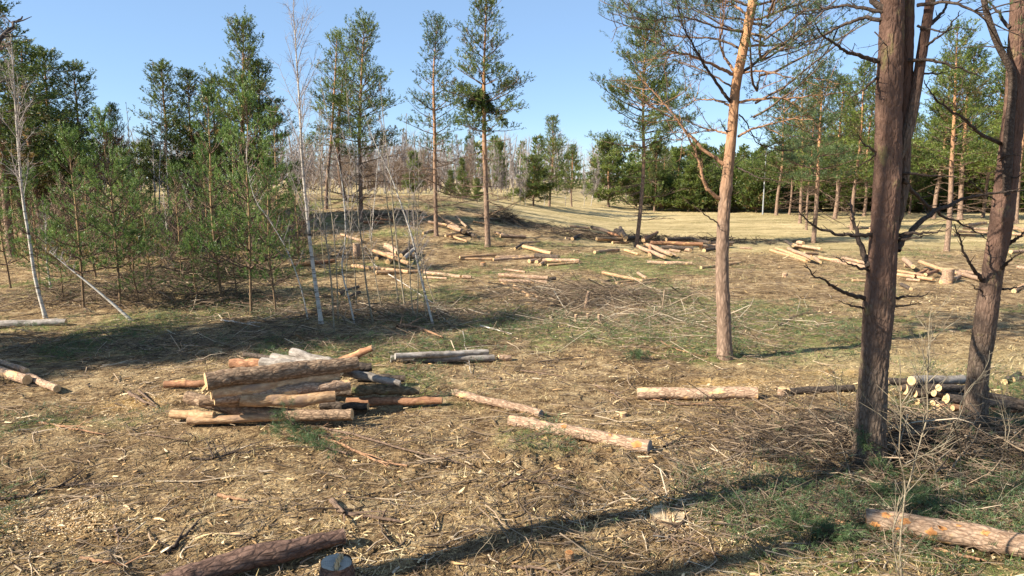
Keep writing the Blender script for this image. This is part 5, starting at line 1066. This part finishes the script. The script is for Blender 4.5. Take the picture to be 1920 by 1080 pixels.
for a in (
 ('tan', 1115, 473, 1160, 468, 7, 'brown log with a pale left end in front of the windrow', None), ('orange', 1172, 469, 1197, 477, 6, 'short orange log left of the fanned bundle', None), ('tan', 1214, 492, 1298, 494, 8, 'straight orange-brown log lying alone below the windrow', None),
 ('orange', 1314, 502, 1388, 493, 7, 'orange log passing behind the big orange pine', None), ('orange', 1130, 511, 1206, 527, 7, 'long orange log, upper one of the trio in mid clearing', .12), ('orange', 1166, 534, 1235, 529, 8, 'front orange log of the trio with two pale ends', None), ('orange', 1156, 530, 1232, 523, 6, 'rear orange log of the trio', .08),
 ('dark', 1129, 529, 1160, 522, 5, 'small dark log left of the trio', None), ('tan', 1196, 512, 1212, 521, 7, 'pale split piece above the trio', .1),
 ('dark', 1110, 426, 1152, 438, 8, 'dark log sloping at the left end of the windrow', .3), ('tan', 1068, 424, 1106, 428, 6, 'pale poles at the far left of the windrow', .15), ('tan', 1075, 431, 1106, 433, 4, 'thin pale pole under those at the far left', None), ('dark', 1073, 448, 1090, 440, 7, 'dark log with a pale end left below the windrow', None),
 ('tan', 1060, 447, 1076, 448, 5, 'small pale-ended log beside the dark one', None), ('orange', 1118, 448, 1172, 449, 8, 'orange log in the lower layer left of the pine', .18), ('orange', 1148, 455, 1176, 455, 6, 'short orange log under the orange one left of the pine', None), ('dark', 1155, 433, 1168, 440, 11, 'thick dark log end high in the windrow', .45),
 ('dark', 1163, 427, 1174, 446, 7, 'dark log standing steeply against the heap', .5), ('dark', 1172, 449, 1200, 444, 9, 'mossy dark log right behind the pine foot', .3), ('red', 1206, 451, 1232, 436, 7, 'red pole rising to the right from the heap', .45), ('red', 1205, 446, 1228, 440, 6, 'second red pole behind the rising one', .35),
 ('red', 1218, 478, 1220, 452, 7, 'log lying towards the viewer at the start of the bundle', .2), ('tan', 1196, 462, 1246, 482, 8, 'pink log on the left of the fanned bundle', .22), ('tan', 1210, 458, 1258, 477, 8, 'pink log second in the fanned bundle', .2), ('tan', 1225, 462, 1268, 480, 7, 'pink log on the right of the fanned bundle', .12),
 ('red', 1220, 455, 1318, 458, 8, 'long red-brown log in the middle of the windrow right part', .3), ('dark', 1249, 449, 1290, 448, 7, 'dark log on the crest of the windrow right part', .45), ('dark', 1240, 464, 1300, 466, 8, 'dark log in the lower layer of the windrow right part', .16), ('dark', 1290, 447, 1330, 455, 7, 'dark log at the top near the big orange pine', .4),
 ('tan', 1249, 462, 1264, 464, 8, 'short log with a bright end in the windrow', .12), ('tan', 1274, 466, 1295, 470, 9, 'short log with the largest bright end in front of the windrow', None), ('tan', 1256, 469, 1276, 472, 6, 'pale brown log between the two bright ends', None), ('tan', 1313, 463, 1372, 458, 8, 'log with a pale left end reaching the big orange pine', .15),
 ('dark', 1320, 470, 1356, 464, 8, 'dark log just left of the big orange pine', None), ('tan', 1388, 465, 1410, 466, 5, 'small pale piece right of the big orange pine', None), ('dark', 1330, 455, 1376, 455, 6, 'dark log in the windrow behind the big orange pine', .3), ('red', 1140, 437, 1180, 445, 6, 'red-brown log in the shade at the left of the pine', .3)):
    log(a[0], a[1], a[2], a[3], a[4], a[5], a[6], a[7], GK, 0, .92)
GL = 'sunlit logs in the heaps right of the big orange pine'
for a in (
 ('orange', 1445, 469, 1512, 490, 7, 'front orange log of the left heap before the thick trunk', None), ('orange', 1455, 466, 1518, 487, 7, 'orange log second from the front in the left heap', .18), ('tan', 1478, 466, 1522, 484, 7, 'tan log on top of the left heap', .3), ('orange', 1508, 475, 1533, 476, 6, 'short level log in the left heap', .2),
 ('orange', 1535, 483, 1558, 487, 7, 'orange log at the right end of the left heap', None), ('dark', 1473, 452, 1487, 461, 6, 'dark forked log at the back of the left heap', .3), ('tan', 1482, 458, 1540, 467, 6, 'pale log of the small rear heap', .2), ('tan', 1490, 463, 1530, 468, 7, 'round-ended log in the small rear heap', None),
 ('tan', 1496, 455, 1506, 456, 8, 'sawn block on top of the small rear heap', .35), ('tan', 1528, 466, 1539, 467, 6, 'block at the right end of the small rear heap', None), ('tan', 1520, 478, 1538, 492, 7, 'stubby log before the left heap with a pale face', None),
 ('tan', 1560, 488, 1628, 502, 10, 'thick pinkish log left of the thick double trunk', None), ('tan', 1580, 484, 1626, 494, 7, 'pinkish log behind the thick one left of the double trunk', .15), ('orange', 1598, 526, 1628, 527, 6, 'small orange log left of the double trunk, nearest', None),
 ('orange', 1684, 515, 1750, 524, 8, 'orange log at the bottom left of the heap between the trunks', .1), ('orange', 1684, 508, 1730, 516, 6, 'orange pole above the bottom left one', .2), ('orange', 1725, 491, 1768, 506, 8, 'long orange log at the back of the heap between the trunks', .25), ('tan', 1695, 486, 1712, 500, 9, 'tan log slanting at the top left of the heap between the trunks', .3),
 ('tan', 1696, 497, 1706, 498, 8, 'short log with a round end at the left of that heap', .1), ('red', 1735, 515, 1758, 507, 7, 'dark red log crossing the middle of that heap', .2), ('red', 1712, 518, 1738, 505, 6, 'red log crossing left in that heap', .2), ('tan', 1733, 507, 1742, 508, 9, 'round-ended tan log in the middle of that heap', .1),
 ('tan', 1786, 509, 1838, 523, 9, 'pink log right of the standing block', .12), ('tan', 1800, 508, 1845, 515, 7, 'pale log behind the pink one right of the standing block', .2), ('tan', 1789, 524, 1800, 518, 9, 'short log with a pale face at the foot of the standing block', None), ('tan', 1764, 529, 1768, 519, 8, 'small round log left of the standing block', None),
 ('tan', 1700, 524, 1725, 526, 6, 'pale slab in front of the heap between the trunks', None), ('dark', 1690, 533, 1708, 542, 8, 'dark stub touching the thick trunk on the right', None), ('orange', 1901, 546, 1930, 530, 9, 'orange log at the right edge pointing to the corner', None), ('tan', 1907, 501, 1930, 504, 8, 'pale-ended log at the right edge', None),
 ('tan', 1788, 440, 1830, 441, 5, 'log in the front of the far right stack', .1), ('tan', 1796, 434, 1850, 436, 5, 'log in the second layer of the far right stack', .3), ('tan', 1805, 428, 1860, 430, 5, 'log in the third layer of the far right stack', .5), ('tan', 1812, 423, 1848, 418, 6, 'dark topped log lying over the far right stack', .7),
 ('tan', 1845, 437, 1925, 440, 6, 'long log right of the far right stack', .1), ('tan', 1870, 428, 1925, 430, 5, 'long log behind the second thick trunk', .4), ('orange', 1890, 420, 1925, 436, 5, 'orange pole leaning in the far right stack', .4), ('tan', 1895, 472, 1935, 470, 8, 'log behind the second thick trunk on the right edge', None),
 ('orange', 1625, 432, 1645, 433, 5, 'thin orange log far behind the thick trunk', None), ('tan', 1590, 425, 1632, 428, 4, 'thin pale pole far left behind the thick trunk', None)):
    log(a[0], a[1], a[2], a[3], a[4], a[5], a[6], a[7], GL, 0, .94)
# the block standing upright
def upright(kind, px, py, top, dia, label, name, cat, lean=0.0, cut='cut', slot=False, flare=0.0, lean_y=0.0):
    b = at(px, py); h = onp(px, top, b.y).z - b.z; r0 = dia / 2 * b.y / FPX; LK[0] += 1
    mb = MB(); V, P = stem_mesh(mb, [(0, 0, -0.08), (lean * .3, 0, h * .4), (lean, lean_y, h)], [r0 * (1 + flare), r0 * 1.02, r0], 36 if dia > 20 else 16, max(0.015, h / 14), r0 * 0.07, None, LK[0], flare, 9, 0.09, k_r=1.0)
    o = mb.build(name, LOGM[kind]); o.location = b; tag(o, label, cat)
    m = MB(); k = len(V[-1]); c = P[-1]; ring = V[-1]; rg = random.Random(LK[0])
    st = [(0.985, 0.0, 1.0), (0.97, 0.006, .95), (0.66, 0.010, .66), (0.33, 0.008, .33)]
    vs = []; aa = []
    for f, dz, t in st:
        w = c + (ring - c) * f + [0, 0, dz]
        if slot: w[:, 2] += np.where((w[:, 0] - c[0]) > r0 * 0.12, -0.022, 0.0) + np.where(np.abs(w[:, 0] - c[0] - r0 * 0.12) < r0 * 0.15, -0.012, 0)
        vs.append(w); aa += [t] * k
    vs.append((c + [0, 0, 0.008])[None]); aa.append(0.0); i = np.arange(k); j = (i + 1) % k
    m.v.append(np.vstack(vs).astype(np.float32)); m.f += [np.vstack([np.stack([i + q * k, j + q * k, j + (q + 1) * k, i + (q + 1) * k], -1) for q in range(3)]), np.stack([i + 3 * k, j + 3 * k, 0 * i + 4 * k], -1)]
    m.n = 4 * k + 1; m.a.append(np.array(aa, np.float32)); m.build('cut_face', MAT[cut], o, False)
    if slot:
        T, R = [], []
        for q in range(26):
            f = rg.uniform(-.8, .8); x_ = c[0] + r0 * (.12 + rg.uniform(-.12, .12)); y_ = c[1] + r0 * f; hh = rg.uniform(.01, .055)
            T.append([(x_, y_, c[2] - .03), (x_ + rg.uniform(-.006, .006), y_, c[2] + hh * .5), (x_ + rg.uniform(-.012, .012), y_ + rg.uniform(-.01, .01), c[2] + hh)]); R.append([.009, .006, .001])
        s_ = MB(); tubes(s_, T, R, 4, .6); s_.build('hinge_splinters', MAT['chip'], o, kind='stuff')
    if dia > 20:
        cc = MB(); rr = np.random.default_rng(LK[0]); nn = 420; ang = rr.uniform(0, 6.28, nn); rad = r0 * (1.2 + np.abs(rr.normal(0, .75, nn))); X_, Y_ = b.x + rad * np.cos(ang), b.y + rad * np.sin(ang)
        blades(cc, X_, Y_, rr.uniform(.012, .05, nn), rr.uniform(.005, .014, nn), rr.uniform(0, 6.28, nn), np.abs(rr.normal(0, .3, nn)), rr.uniform(.01, .03, nn), rr.random(nn), .2, rng=rr)
        so = cc.build('sawdust', MAT['chip'], None, False, kind='stuff', label='saw chips heaped round a stump')
    return o
upright('tan', 1776, 531, 504, 19, 'sawn block standing upright in the heap between the two thick trunks', 'standing_block', 'log')
upright('rust', 633, 1096, 1054, 60, 'stump with a notched blue-grey top at the bottom edge', 'tree_stump', 'stump', cut='cut_grey', slot=True, flare=0.25)
upright('bark', 1252, 973, 963, 66, 'low stump with a split pale top between the two shadow bands', 'tree_stump', 'stump', cut='cut_old', slot=True, flare=0.3)
upright('orange', 1068, 1049, 1036, 18, 'tiny bright orange stump near the bottom edge', 'tree_stump', 'stump', cut='cut_orange')
upright('tan', 1466, 743, 728, 17, 'small round pale stump right of the level log', 'tree_stump', 'stump', cut='cut')
upright('tan', 1168, 781, 774, 14, 'small low stump below the level log', 'tree_stump', 'stump', cut='cut')
upright('tan', 669, 480, 456, 14, 'knee-high sawn stump behind the thin saplings', 'tree_stump', 'stump', cut='cut_old')
upright('tan', 1098, 578, 546, 7, 'thin broken snag standing in the mid clearing', 'broken_snag', 'stump', 0.08)
upright('tan', 906, 499, 492, 10, 'small reddish stump in mid clearing', 'tree_stump', 'stump', cut='cut_orange')
upright('tan', 1080, 604, 590, 6, 'left one of three little splintered stubs', 'broken_snag', 'stump')
upright('tan', 1102, 600, 588, 5, 'middle one of three little splintered stubs', 'broken_snag', 'stump')
upright('tan', 1123, 606, 590, 6, 'right one of three little splintered stubs', 'broken_snag', 'stump')
upright('tan', 1471, 520, 512, 10, 'little stump left of the sunlit heaps', 'tree_stump', 'stump')

# ------------------------------------------------------------------ fallen branches one can point at
ZG = np.random.default_rng(55)
def fallen(pl, r0, mat, label, fork=(), lift=0.03, twigs=0, cat='branch', name='fallen_branch', group=None):
    b = at(*pl[0]); pts = [tuple(at(x, y, lift) - b) for x, y in pl]; m = 14; P = resample(pts, m); P[1:-1, :] += ZG.normal(0, 0.006, (m - 2, 3))
    mb = MB(); tubes(mb, P[None], (r0 * np.linspace(1, 0.4, m))[None], 8); root = mb.build(name, MAT[mat]); root.location = b; tag(root, label, cat, group)
    for f in fork:
        q = resample([tuple(at(x, y, lift + 0.03) - b) for x, y in f], 6); mm = MB(); tubes(mm, q[None], (r0 * 0.6 * np.linspace(1, 0.4, 6))[None], 6); mm.build('fork', MAT[mat], root)
    if twigs:
        T, R = [], []
        for k in range(twigs):
            i = ZG.integers(2, m - 1); d = (P[i] - P[i - 1]); d /= np.linalg.norm(d); dd = d + ZG.normal(0, 0.7, 3); dd[2] = abs(dd[2]) * 0.5; l = ZG.uniform(0.1, 0.45)
            T.append(np.array([P[i], P[i] + dd * l * .5, P[i] + dd * l + [0, 0, -.03]])); R.append(np.array([.45, .35, .15]) * r0)
        mm = MB(); tubes(mm, T, R, 3); mm.build('twigs', MAT[mat], root, kind='stuff')
    return root
for (pl, r0, mt, lab, fk, tw) in (
 ([(600, 800), (680, 820), (760, 843), (858, 868)], 0.020, 'limb_brown', 'long thin pale stick running right from the green pine sprig', (), 8),
 ([(560, 806), (640, 832), (700, 862), (764, 873)], 0.026, 'limb_orange', 'thicker peeled stick below the long thin one in the centre', (), 10),
 ([(622, 938), (645, 962), (690, 968), (755, 979)], 0.034, 'limb_brown', 'forked brown branch in the lower centre', ([(645, 962), (636, 950), (620, 940)],), 3),
 ([(0, 935), (60, 928), (110, 912), (190, 908)], 0.02, 'limb_dark', 'long dark branch on the ground at the left edge', ([(110, 912), (145, 890), (160, 876)],), 10),
 ([(312, 1037), (335, 1015), (352, 1000), (370, 982)], 0.025, 'limb_dark', 'short dark stick standing askew in the lower left', ([(325, 1028), (338, 1005), (348, 988)],), 2),
 ([(242, 736), (262, 748), (296, 764)], 0.035, 'limb_brown', 'short brown branch piece left of the pile', ([(260, 732), (275, 745), (290, 757)],), 3),
 ([(1540, 966), (1600, 990), (1680, 1013), (1760, 1030), (1838, 1050)], 0.033, 'limb_orange', 'long pinkish peeled pole below the big bottom right log', (), 5),
 ([(270, 812), (300, 818), (355, 826)], 0.012, 'limb_brown', 'thin stick left of the pile front', (), 5),
 ([(358, 861), (400, 859), (440, 849), (478, 846)], 0.018, 'limb_dark', 'dark twisted branch below the pile on the left', ([(400, 859), (392, 838), (385, 820)],), 12),
 ([(75, 792), (120, 800), (198, 815)], 0.022, 'limb_orange', 'pale sliver-like stick at the left below the cut logs', (), 3),
 ([(1115, 722), (1150, 738), (1178, 756)], 0.020, 'limb_brown', 'crooked stick left of the level log', (), 3),
 ([(415, 600), (450, 605), (488, 613)], 0.02, 'bark_birch', 'white birch stick lying in the green slash band', (), 1),
 ([(976, 695), (1020, 700), (1055, 706)], 0.018, 'limb_brown', 'stick between the birch log pair and the orange pine', (), 5),
 ([(900, 610), (930, 618), (960, 626)], 0.02, 'bark_birch', 'white stick at the right end of the shadow band', (), 1),
 ([(745, 614), (760, 611), (785, 614)], 0.06, 'limb_orange', 'bright peeled branch piece behind the shadow band', ([(785, 614), (810, 624), (830, 632)],), 3),
 ([(1240, 640), (1270, 655), (1320, 668)], 0.015, 'limb_orange', 'thin pinkish stick left of the orange pine foot', (), 5),
 ([(1205, 745), (1270, 757), (1330, 758)], 0.014, 'limb_orange', 'thin pale pole in front of the level log', (), 3),
 ([(1265, 758), (1380, 762), (1430, 775)], 0.012, 'limb_brown', 'thin grey pole below the level log on the right', (), 4),
 ([(940, 912), (965, 897), (1010, 903), (1060, 912)], 0.014, 'limb_brown', 'twiggy branch in the churned soil', (), 14),
 ([(960, 1062), (1010, 1066), (1060, 1078), (1100, 1100)], 0.016, 'limb_brown', 'thin branch at the bottom edge, centre', ([(985, 1063), (990, 1080), (995, 1100)],), 5),
 ([(1290, 915), (1330, 905), (1385, 912), (1440, 925)], 0.014, 'limb_brown', 'curved branch lying in the big shadow', (), 10),
 ([(1245, 838), (1268, 826), (1290, 815)], 0.022, 'limb_dark', 'dark branch stub right of the lower centre log', (), 4),
 ([(812, 575), (835, 600), (870, 625)], 0.03, 'bark_sapling', 'broken pale pole at the foot of the saplings', (), 3),
 ([(868, 622), (875, 660), (884, 700)], 0.012, 'bark_birch', 'thin bent birch tip hanging over the log pair', (), 5),
 ([(700, 495), (730, 515), (770, 540), (815, 570)], 0.025, 'bark_birch', 'toppled white stem lying across the sapling clump', (), 2),
 ([(1310, 478), (1340, 488), (1352, 500)], 0.02, 'limb_dark', 'dark bent stick by the windrow end', (), 3),
 ([(1225, 1000), (1300, 1020), (1370, 1050)], 0.014, 'limb_brown', 'thin stick beside the split stump', (), 8),
 ([(150, 1045), (190, 1052), (240, 1062)], 0.02, 'limb_orange', 'pale stick at the bottom left', (), 2),
 ([(410, 928), (440, 934), (465, 938)], 0.025, 'limb_orange', 'short pale wood splinter in the lower left', (), 0),
 ([(215, 985), (220, 1000), (222, 1022)], 0.014, 'limb_brown', 'small curved twig in the lower left', (), 2),
 ([(1460, 610), (1500, 590), (1560, 585)], 0.02, 'limb_brown', 'brushy branch left of the thick trunk', (), 12)):
    fallen(pl, r0, mt, lab, fk, 0.025, tw)

# ------------------------------------------------------------------ brush heaps and slash
def brush(name, label, cx, cy, sx, sy, n, hmax, Lm, r0, mat, seed, tone_bias=0.0, cat=None, green=0):
    r = np.random.default_rng(seed); x = r.normal(cx, sx, n); y = r.normal(cy, sy, n)
    hgt = hmax * np.exp(-((x - cx) / sx / 1.5) ** 2 - ((y - cy) / sy / 1.5) ** 2); z = ground(x, y) + hgt * r.random(n) ** 1.2 + 0.02
    L = r.gamma(3, Lm / 3, n); yaw = r.normal(0.1, 0.9, n); pit = r.normal(0, 0.28, n); d = np.stack([np.cos(yaw) * np.cos(pit), np.sin(yaw) * np.cos(pit), np.sin(pit)], -1)
    c = np.stack([x, y, z], -1); P = np.stack([c - d * L[:, None] * .5, c - d * L[:, None] * .1 + r.normal(0, .03, (n, 3)) * L[:, None], c + d * L[:, None] * .25 + r.normal(0, .06, (n, 3)) * L[:, None], c + d * L[:, None] * .5 + r.normal(0, .06, (n, 3)) * L[:, None]], 1)
    P[..., 2] = np.maximum(P[..., 2], ground(P[..., 0], P[..., 1]) + 0.005)
    mb = MB(); tubes(mb, P, (r.gamma(2, r0 / 2, n) + 0.0015)[:, None] * np.array([1, .85, .6, .3]), 3, np.clip(r.beta(1.4, 2, n) + tone_bias, 0, 1))
    o = mb.build(name, MAT[mat], None, True, kind='stuff', label=label)
    if green:
        m = MB(); i = r.integers(0, n, green); needles(m, P[i, 2] + r.normal(0, .05, (green, 3)), d[i] + r.normal(0, .4, (green, 3)), r, 12, 0.06, 0.005, 0.12, r.uniform(.2, .9, green)); m.build('needle_sprays', MAT['needle_fallen'], o, kind='stuff')
    return o
p = at(1740, 845); brush('brushwood', 'tangle of dead branches heaped around the feet of the two thick trunks', p.x, p.y, 1.25, 0.6, 2300, 0.42, 0.55, 0.0045, 'stick', 1, -0.05, green=260)
p = at(1500, 800); brush('brushwood', 'thin brushwood spread left of the thick trunk in the shade', p.x, p.y, 1.0, 0.8, 800, 0.10, 0.4, 0.0035, 'stick', 2, -0.15, green=60)
p = at(1600, 990); brush('brushwood', 'dry and green slash around the big bottom right log', p.x - .2, p.y + .25, 1.2, 0.5, 1100, 0.06, 0.45, 0.003, 'stick', 3, 0.1, green=350)
p = at(1085, 560); brush('brushwood', 'swept heap of pale thin birch tops in mid clearing', p.x + .3, p.y, 1.7, 1.0, 900, 0.45, 1.3, 0.005, 'stick', 4, 0.05, green=100)
p = at(1240, 600); brush('brushwood', 'light scatter of long pale twigs left of the orange pine', p.x, p.y, 2.2, 1.3, 700, 0.06, 0.9, 0.005, 'stick', 5, 0.2)
p = at(945, 412); brush('brushwood', 'dark heap of branches behind the tallest middle pine', p.x, p.y, 0.55, 0.4, 450, 0.8, 0.7, 0.009, 'stick', 6, -0.15)
p = at(1190, 452); brush('brushwood', 'dark brush packed into the long windrow', p.x + 1.5, p.y, 3.8, 0.5, 1100, 0.4, 0.8, 0.010, 'stick', 7, -0.2)
p = at(1040, 430); brush('brushwood', 'reddish brush trailing left from the windrow', p.x, p.y, 2.0, 0.5, 520, 0.15, 0.8, 0.009, 'stick', 8, 0.0)
p = at(730, 405); brush('brushwood', 'brown brush on the shaded ridge by the twin-topped pine', p.x, p.y, 2.2, 0.8, 260, 0.15, 0.8, 0.008, 'stick', 9, 0.15)
p = at(300, 560); brush('brushwood', 'tangle of twigs along the bank under the young pines', p.x, p.y, 3.2, 0.6, 1800, 0.35, 0.7, 0.005, 'stick', 10, -0.1, green=420)
p = at(380, 520); brush('brushwood', 'dark green slash heap in the hollow behind the bank', p.x, p.y, 1.8, 0.8, 900, 0.6, 0.8, 0.008, 'stick', 11, -0.2, green=1500)
p = at(720, 590); brush('brushwood', 'green and brown slash under the birch saplings', p.x, p.y, 2.2, 0.7, 1300, 0.2, 0.7, 0.005, 'stick', 13, 0.05, green=700)
p = at(450, 640); brush('brushwood', 'twigs strewn through the shaded band', p.x, p.y, 4.5, 0.9, 1600, 0.08, 0.6, 0.004, 'stick', 14, -0.05, green=500)
def slash():
    r = np.random.default_rng(77); T, R, TP, TD = [], [], [], []
    n = 1450; x, y = scatter(r, n * 6, 6, 34); g = green_mask(x, y) * (1 - meadow_mask(x, y)); k = r.random(len(x)) < g * 0.9; x, y = x[k][:n], y[k][:n]
    for a, b in zip(x, y):
        z = gz(a, b); yaw = r.normal(0.2, 1.0); L = r.uniform(0.3, 0.9); d = np.array([math.cos(yaw), math.sin(yaw), 0.05]); s = np.array([-d[1], d[0], 0])
        p = np.array([a, b, z + 0.04]); T.append(np.array([p, p + d * L * .5 + [0, 0, .05], p + d * L])); R.append([.006, .005, .002])
        for j in range(int(5 + L * 8)):
            u = r.random(); side = (1 if j % 2 else -1); q = p + d * L * u + [0, 0, .04]; e = d * .6 + s * side * r.uniform(.3, .9) + [0, 0, r.uniform(-.05, .35)]; l = r.uniform(.08, .25) * (1.2 - u)
            TP.append(q + e * l * .5); TD.append(e)
    mb = MB(); tubes(mb, T, R, 3, 0.3); o = mb.build('pine_slash', MAT['stick'], None, True, kind='stuff', label='cut green pine sprays lying flat over the clearing')
    m = MB(); nn = len(TP); needles(m, TP, TD, r, 9, 0.06, 0.006, 0.12, r.uniform(.15, .95, nn)); m.build('needle_sprays', MAT['needle_fallen'], o, kind='stuff')
slash()
def sprig(pl, label, n, spread, seed, h=0.15):
    r = np.random.default_rng(seed); pts = [np.array(at(x, y, z)) for x, y, z in pl]; P = resample(pts, 10); b = P[0].copy(); P = P - b
    mb = MB(); tubes(mb, P[None], np.linspace(.014, .004, 10)[None], 6); root = mb.build('pine_sprig', MAT['limb_brown']); root.location = b; tag(root, label, 'branch')
    T, R, TP, TD = [], [], [], []
    for k in range(n):
        i = r.integers(1, 10); d = P[i] - P[i - 1]; d = d / np.linalg.norm(d) * .7 + r.normal(0, .6, 3); d[2] = abs(d[2]) * .5; L = r.uniform(.3, 1) * spread; e = P[i] + d * L
        T.append(np.array([P[i], (P[i] + e) / 2, e])); R.append([.004, .003, .002])
        for j in range(6): u = r.uniform(.3, 1); TP.append(P[i] + (e - P[i]) * u + r.normal(0, .02, 3)); TD.append(d + r.normal(0, .5, 3))
    m1 = MB(); tubes(m1, T, R, 3); m1.build('twigs', MAT['limb_brown'], root, kind='stuff')
    m = MB(); needles(m, TP, TD, r, 14, .055, .0045, .09, r.uniform(.2, 1, len(TP))); m.build('needle_sprays', MAT['needle_fallen'], root)
sprig([(620, 815, .05), (575, 808, .12), (545, 790, .25), (538, 768, .38)], 'green pine sprig leaning on the front of the big pile', 34, .22, 1)
sprig([(650, 850, .05), (600, 835, .08), (560, 820, .10), (525, 812, .12)], 'green pine bough lying on the ground before the big pile', 34, .26, 2)
sprig([(1660, 900, .05), (1645, 860, .2), (1628, 835, .35), (1620, 800, .5)], 'green pine sprig at the foot of the thick trunk', 18, .16, 3)
sprig([(1225, 672, .05), (1210, 664, .1), (1195, 668, .1)], 'green pine bough on the ground left of the orange pine', 26, .25, 4)
sprig([(1440, 1000, .03), (1480, 985, .08), (1520, 985, .1), (1560, 1000, .1)], 'green bough in the right shadow band', 40, .28, 5)
sprig([(1620, 930, .05), (1680, 925, .12), (1720, 935, .15)], 'green bough behind the big bottom right log', 26, .22, 6)

# ------------------------------------------------------------------ bare saplings in the right foreground
def sapling(seed, stems, label, r0=0.009, nb=9, group=None, Lb=0.35, mat='bark_sapling'):
    b = at(*stems[0][0]); S = Store(seed); r = S.rng
    root = thing('bare_sapling', label, 'sapling', b, group)
    for k, pl in enumerate(stems):
        P = resample([tuple(onp(x, y, b.y + (0.12 * (k % 3 - 1)) * i / len(pl)) - b) for i, (x, y) in enumerate(pl)], 18); P[1:] += np.cumsum(r.normal(0, .004, (17, 3)), 0)
        mb = MB(); tubes(mb, P[None], (r0 * np.linspace(1 if k == 0 else .8, .28, 18))[None], 7); mb.build('stem', MAT[mat], root)
        for j in range(nb):
            i = r.integers(3, 17); d = P[i] - P[i - 1]; d = d / np.linalg.norm(d) + r.normal(0, .6, 3); d[2] = abs(d[2]) * .8 + .2; L = Lb * r.uniform(.3, 1.1); e = P[i] + d * L
            S.tube(np.array([P[i], (P[i] + e) / 2 + r.normal(0, .02, 3), e]), [r0 * .4, r0 * .3, r0 * .15])
            if r.random() < .6: f = e + r.normal(0, .6, 3) * L * .4; m_ = (P[i] + e) / 2; S.tube(np.array([m_, (m_ + f) / 2, f]), [r0 * .3, r0 * .22, r0 * .12])
    mb = MB(); S.flush(mb, 3); mb.build('twigs', MAT[mat], root, kind='stuff')
sapling(1, [[(1692, 1110), (1690, 1030), (1696, 960), (1702, 915), (1697, 880), (1688, 850), (1690, 780), (1686, 710)], [(1702, 915), (1712, 880), (1722, 830), (1736, 780), (1738, 720), (1742, 640), (1745, 575)], [(1690, 1110), (1684, 1040), (1688, 980), (1698, 930)]], 'tall forked bare sapling in front of the bottom right log', .0095, 22)
sapling(2, [[(1615, 850), (1598, 815), (1583, 775), (1572, 730), (1568, 700)], [(1700, 960), (1670, 900), (1640, 860), (1615, 850)]], 'thin curved sapling left of the thick trunk foot', .010, 10)
sapling(3, [[(1750, 870), (1775, 820), (1800, 770), (1812, 735), (1830, 715)], [(1800, 770), (1806, 750), (1850, 690), (1856, 660)]], 'bent sapling between the two thick trunks', .008, 9)
sapling(4, [[(1885, 870), (1890, 800), (1878, 755), (1870, 700)], [(1885, 850), (1886, 800), (1875, 760), (1860, 735)]], 'sapling just right of the second thick trunk', .007, 7)
sapling(5, [[(1610, 760), (1585, 720), (1560, 690)], [(1650, 740), (1620, 700), (1612, 660)]], 'very thin twigs by the left side of the thick trunk', .005, 5)
sapling(6, [[(1405, 985), (1395, 950), (1375, 920), (1345, 880), (1300, 862)], [(1320, 905), (1282, 880), (1255, 855), (1250, 835)]], 'arching dead twig over the split stump', .007, 5)
sapling(7, [[(1745, 700), (1744, 660), (1746, 620), (1755, 580), (1790, 560)], [(1746, 640), (1775, 612), (1810, 590), (1835, 560)]], 'pale bare shoots against the sunlit grass between the trunks', .010, 8, Lb=.5)
sapling(8, [[(1410, 925), (1405, 880), (1415, 830)], [(1405, 940), (1330, 900), (1290, 880)]], 'short sapling in the big shadow', .005, 5)
sapling(9, [[(1880, 560), (1870, 590), (1850, 620), (1838, 640)]], 'curved reddish shoot crossing the second trunk', .006, 4)
sapling(10, [[(888, 1060), (896, 1035), (925, 1000), (935, 960)], [(935, 1040), (912, 1010), (905, 985)]], 'tiny bare shoot at the bottom centre', .004, 3, Lb=.15)
sapling(11, [[(1105, 1060), (1112, 1010), (1120, 980)], [(1105, 1060), (1085, 960), (1075, 930)]], 'thin bare shoot crossing the long shadow', .004, 4, Lb=.2)
sapling(12, [[(1810, 960), (1806, 920), (1800, 880)], [(1840, 1000), (1870, 930), (1885, 900)], [(1780, 1000), (1760, 900), (1750, 850)]], 'loose bare shoots above the bottom right log', .005, 6)
sapling(13, [[(640, 470), (560, 480), (520, 470)], [(500, 590), (560, 545), (600, 520)]], 'bare boughs reaching through the birch stems', .012, 12, Lb=.8)
# the slim grey post at the wood edge, a plain metal pole
b = at(1430, 402); h = onp(1431, 284, b.y).z - b.z; mb = MB(); tubes(mb, np.array([[(0, 0, -.2), (0, 0, h * .5), (0.02, 0, h)]]), np.array([[.075, .065, .06]]), 12, .5)
n = NT('galvanised_metal'); gm = n.diff(n.ramp(n.noise(n.obj(), 6, 2), [(0.3, (0.22, 0.23, 0.23)), (0.7, (0.32, 0.33, 0.33))]), 0.55, spec=.4)
o = thing('grey_post', 'slim grey post standing in front of the dark wood edge', 'post', b); mb.build('pole', gm, o)
mb = MB(); tubes(mb, np.array([[(0.02, 0, h - .002), (0.02, 0, h + .12)]]), np.array([[.10, .10]]), 12); mb.add([(0.02 + .10 * math.cos(a), .10 * math.sin(a), h + .12) for a in np.arange(12) * math.pi / 6], [list(range(12))]); mb.build('cap', gm, o, False)
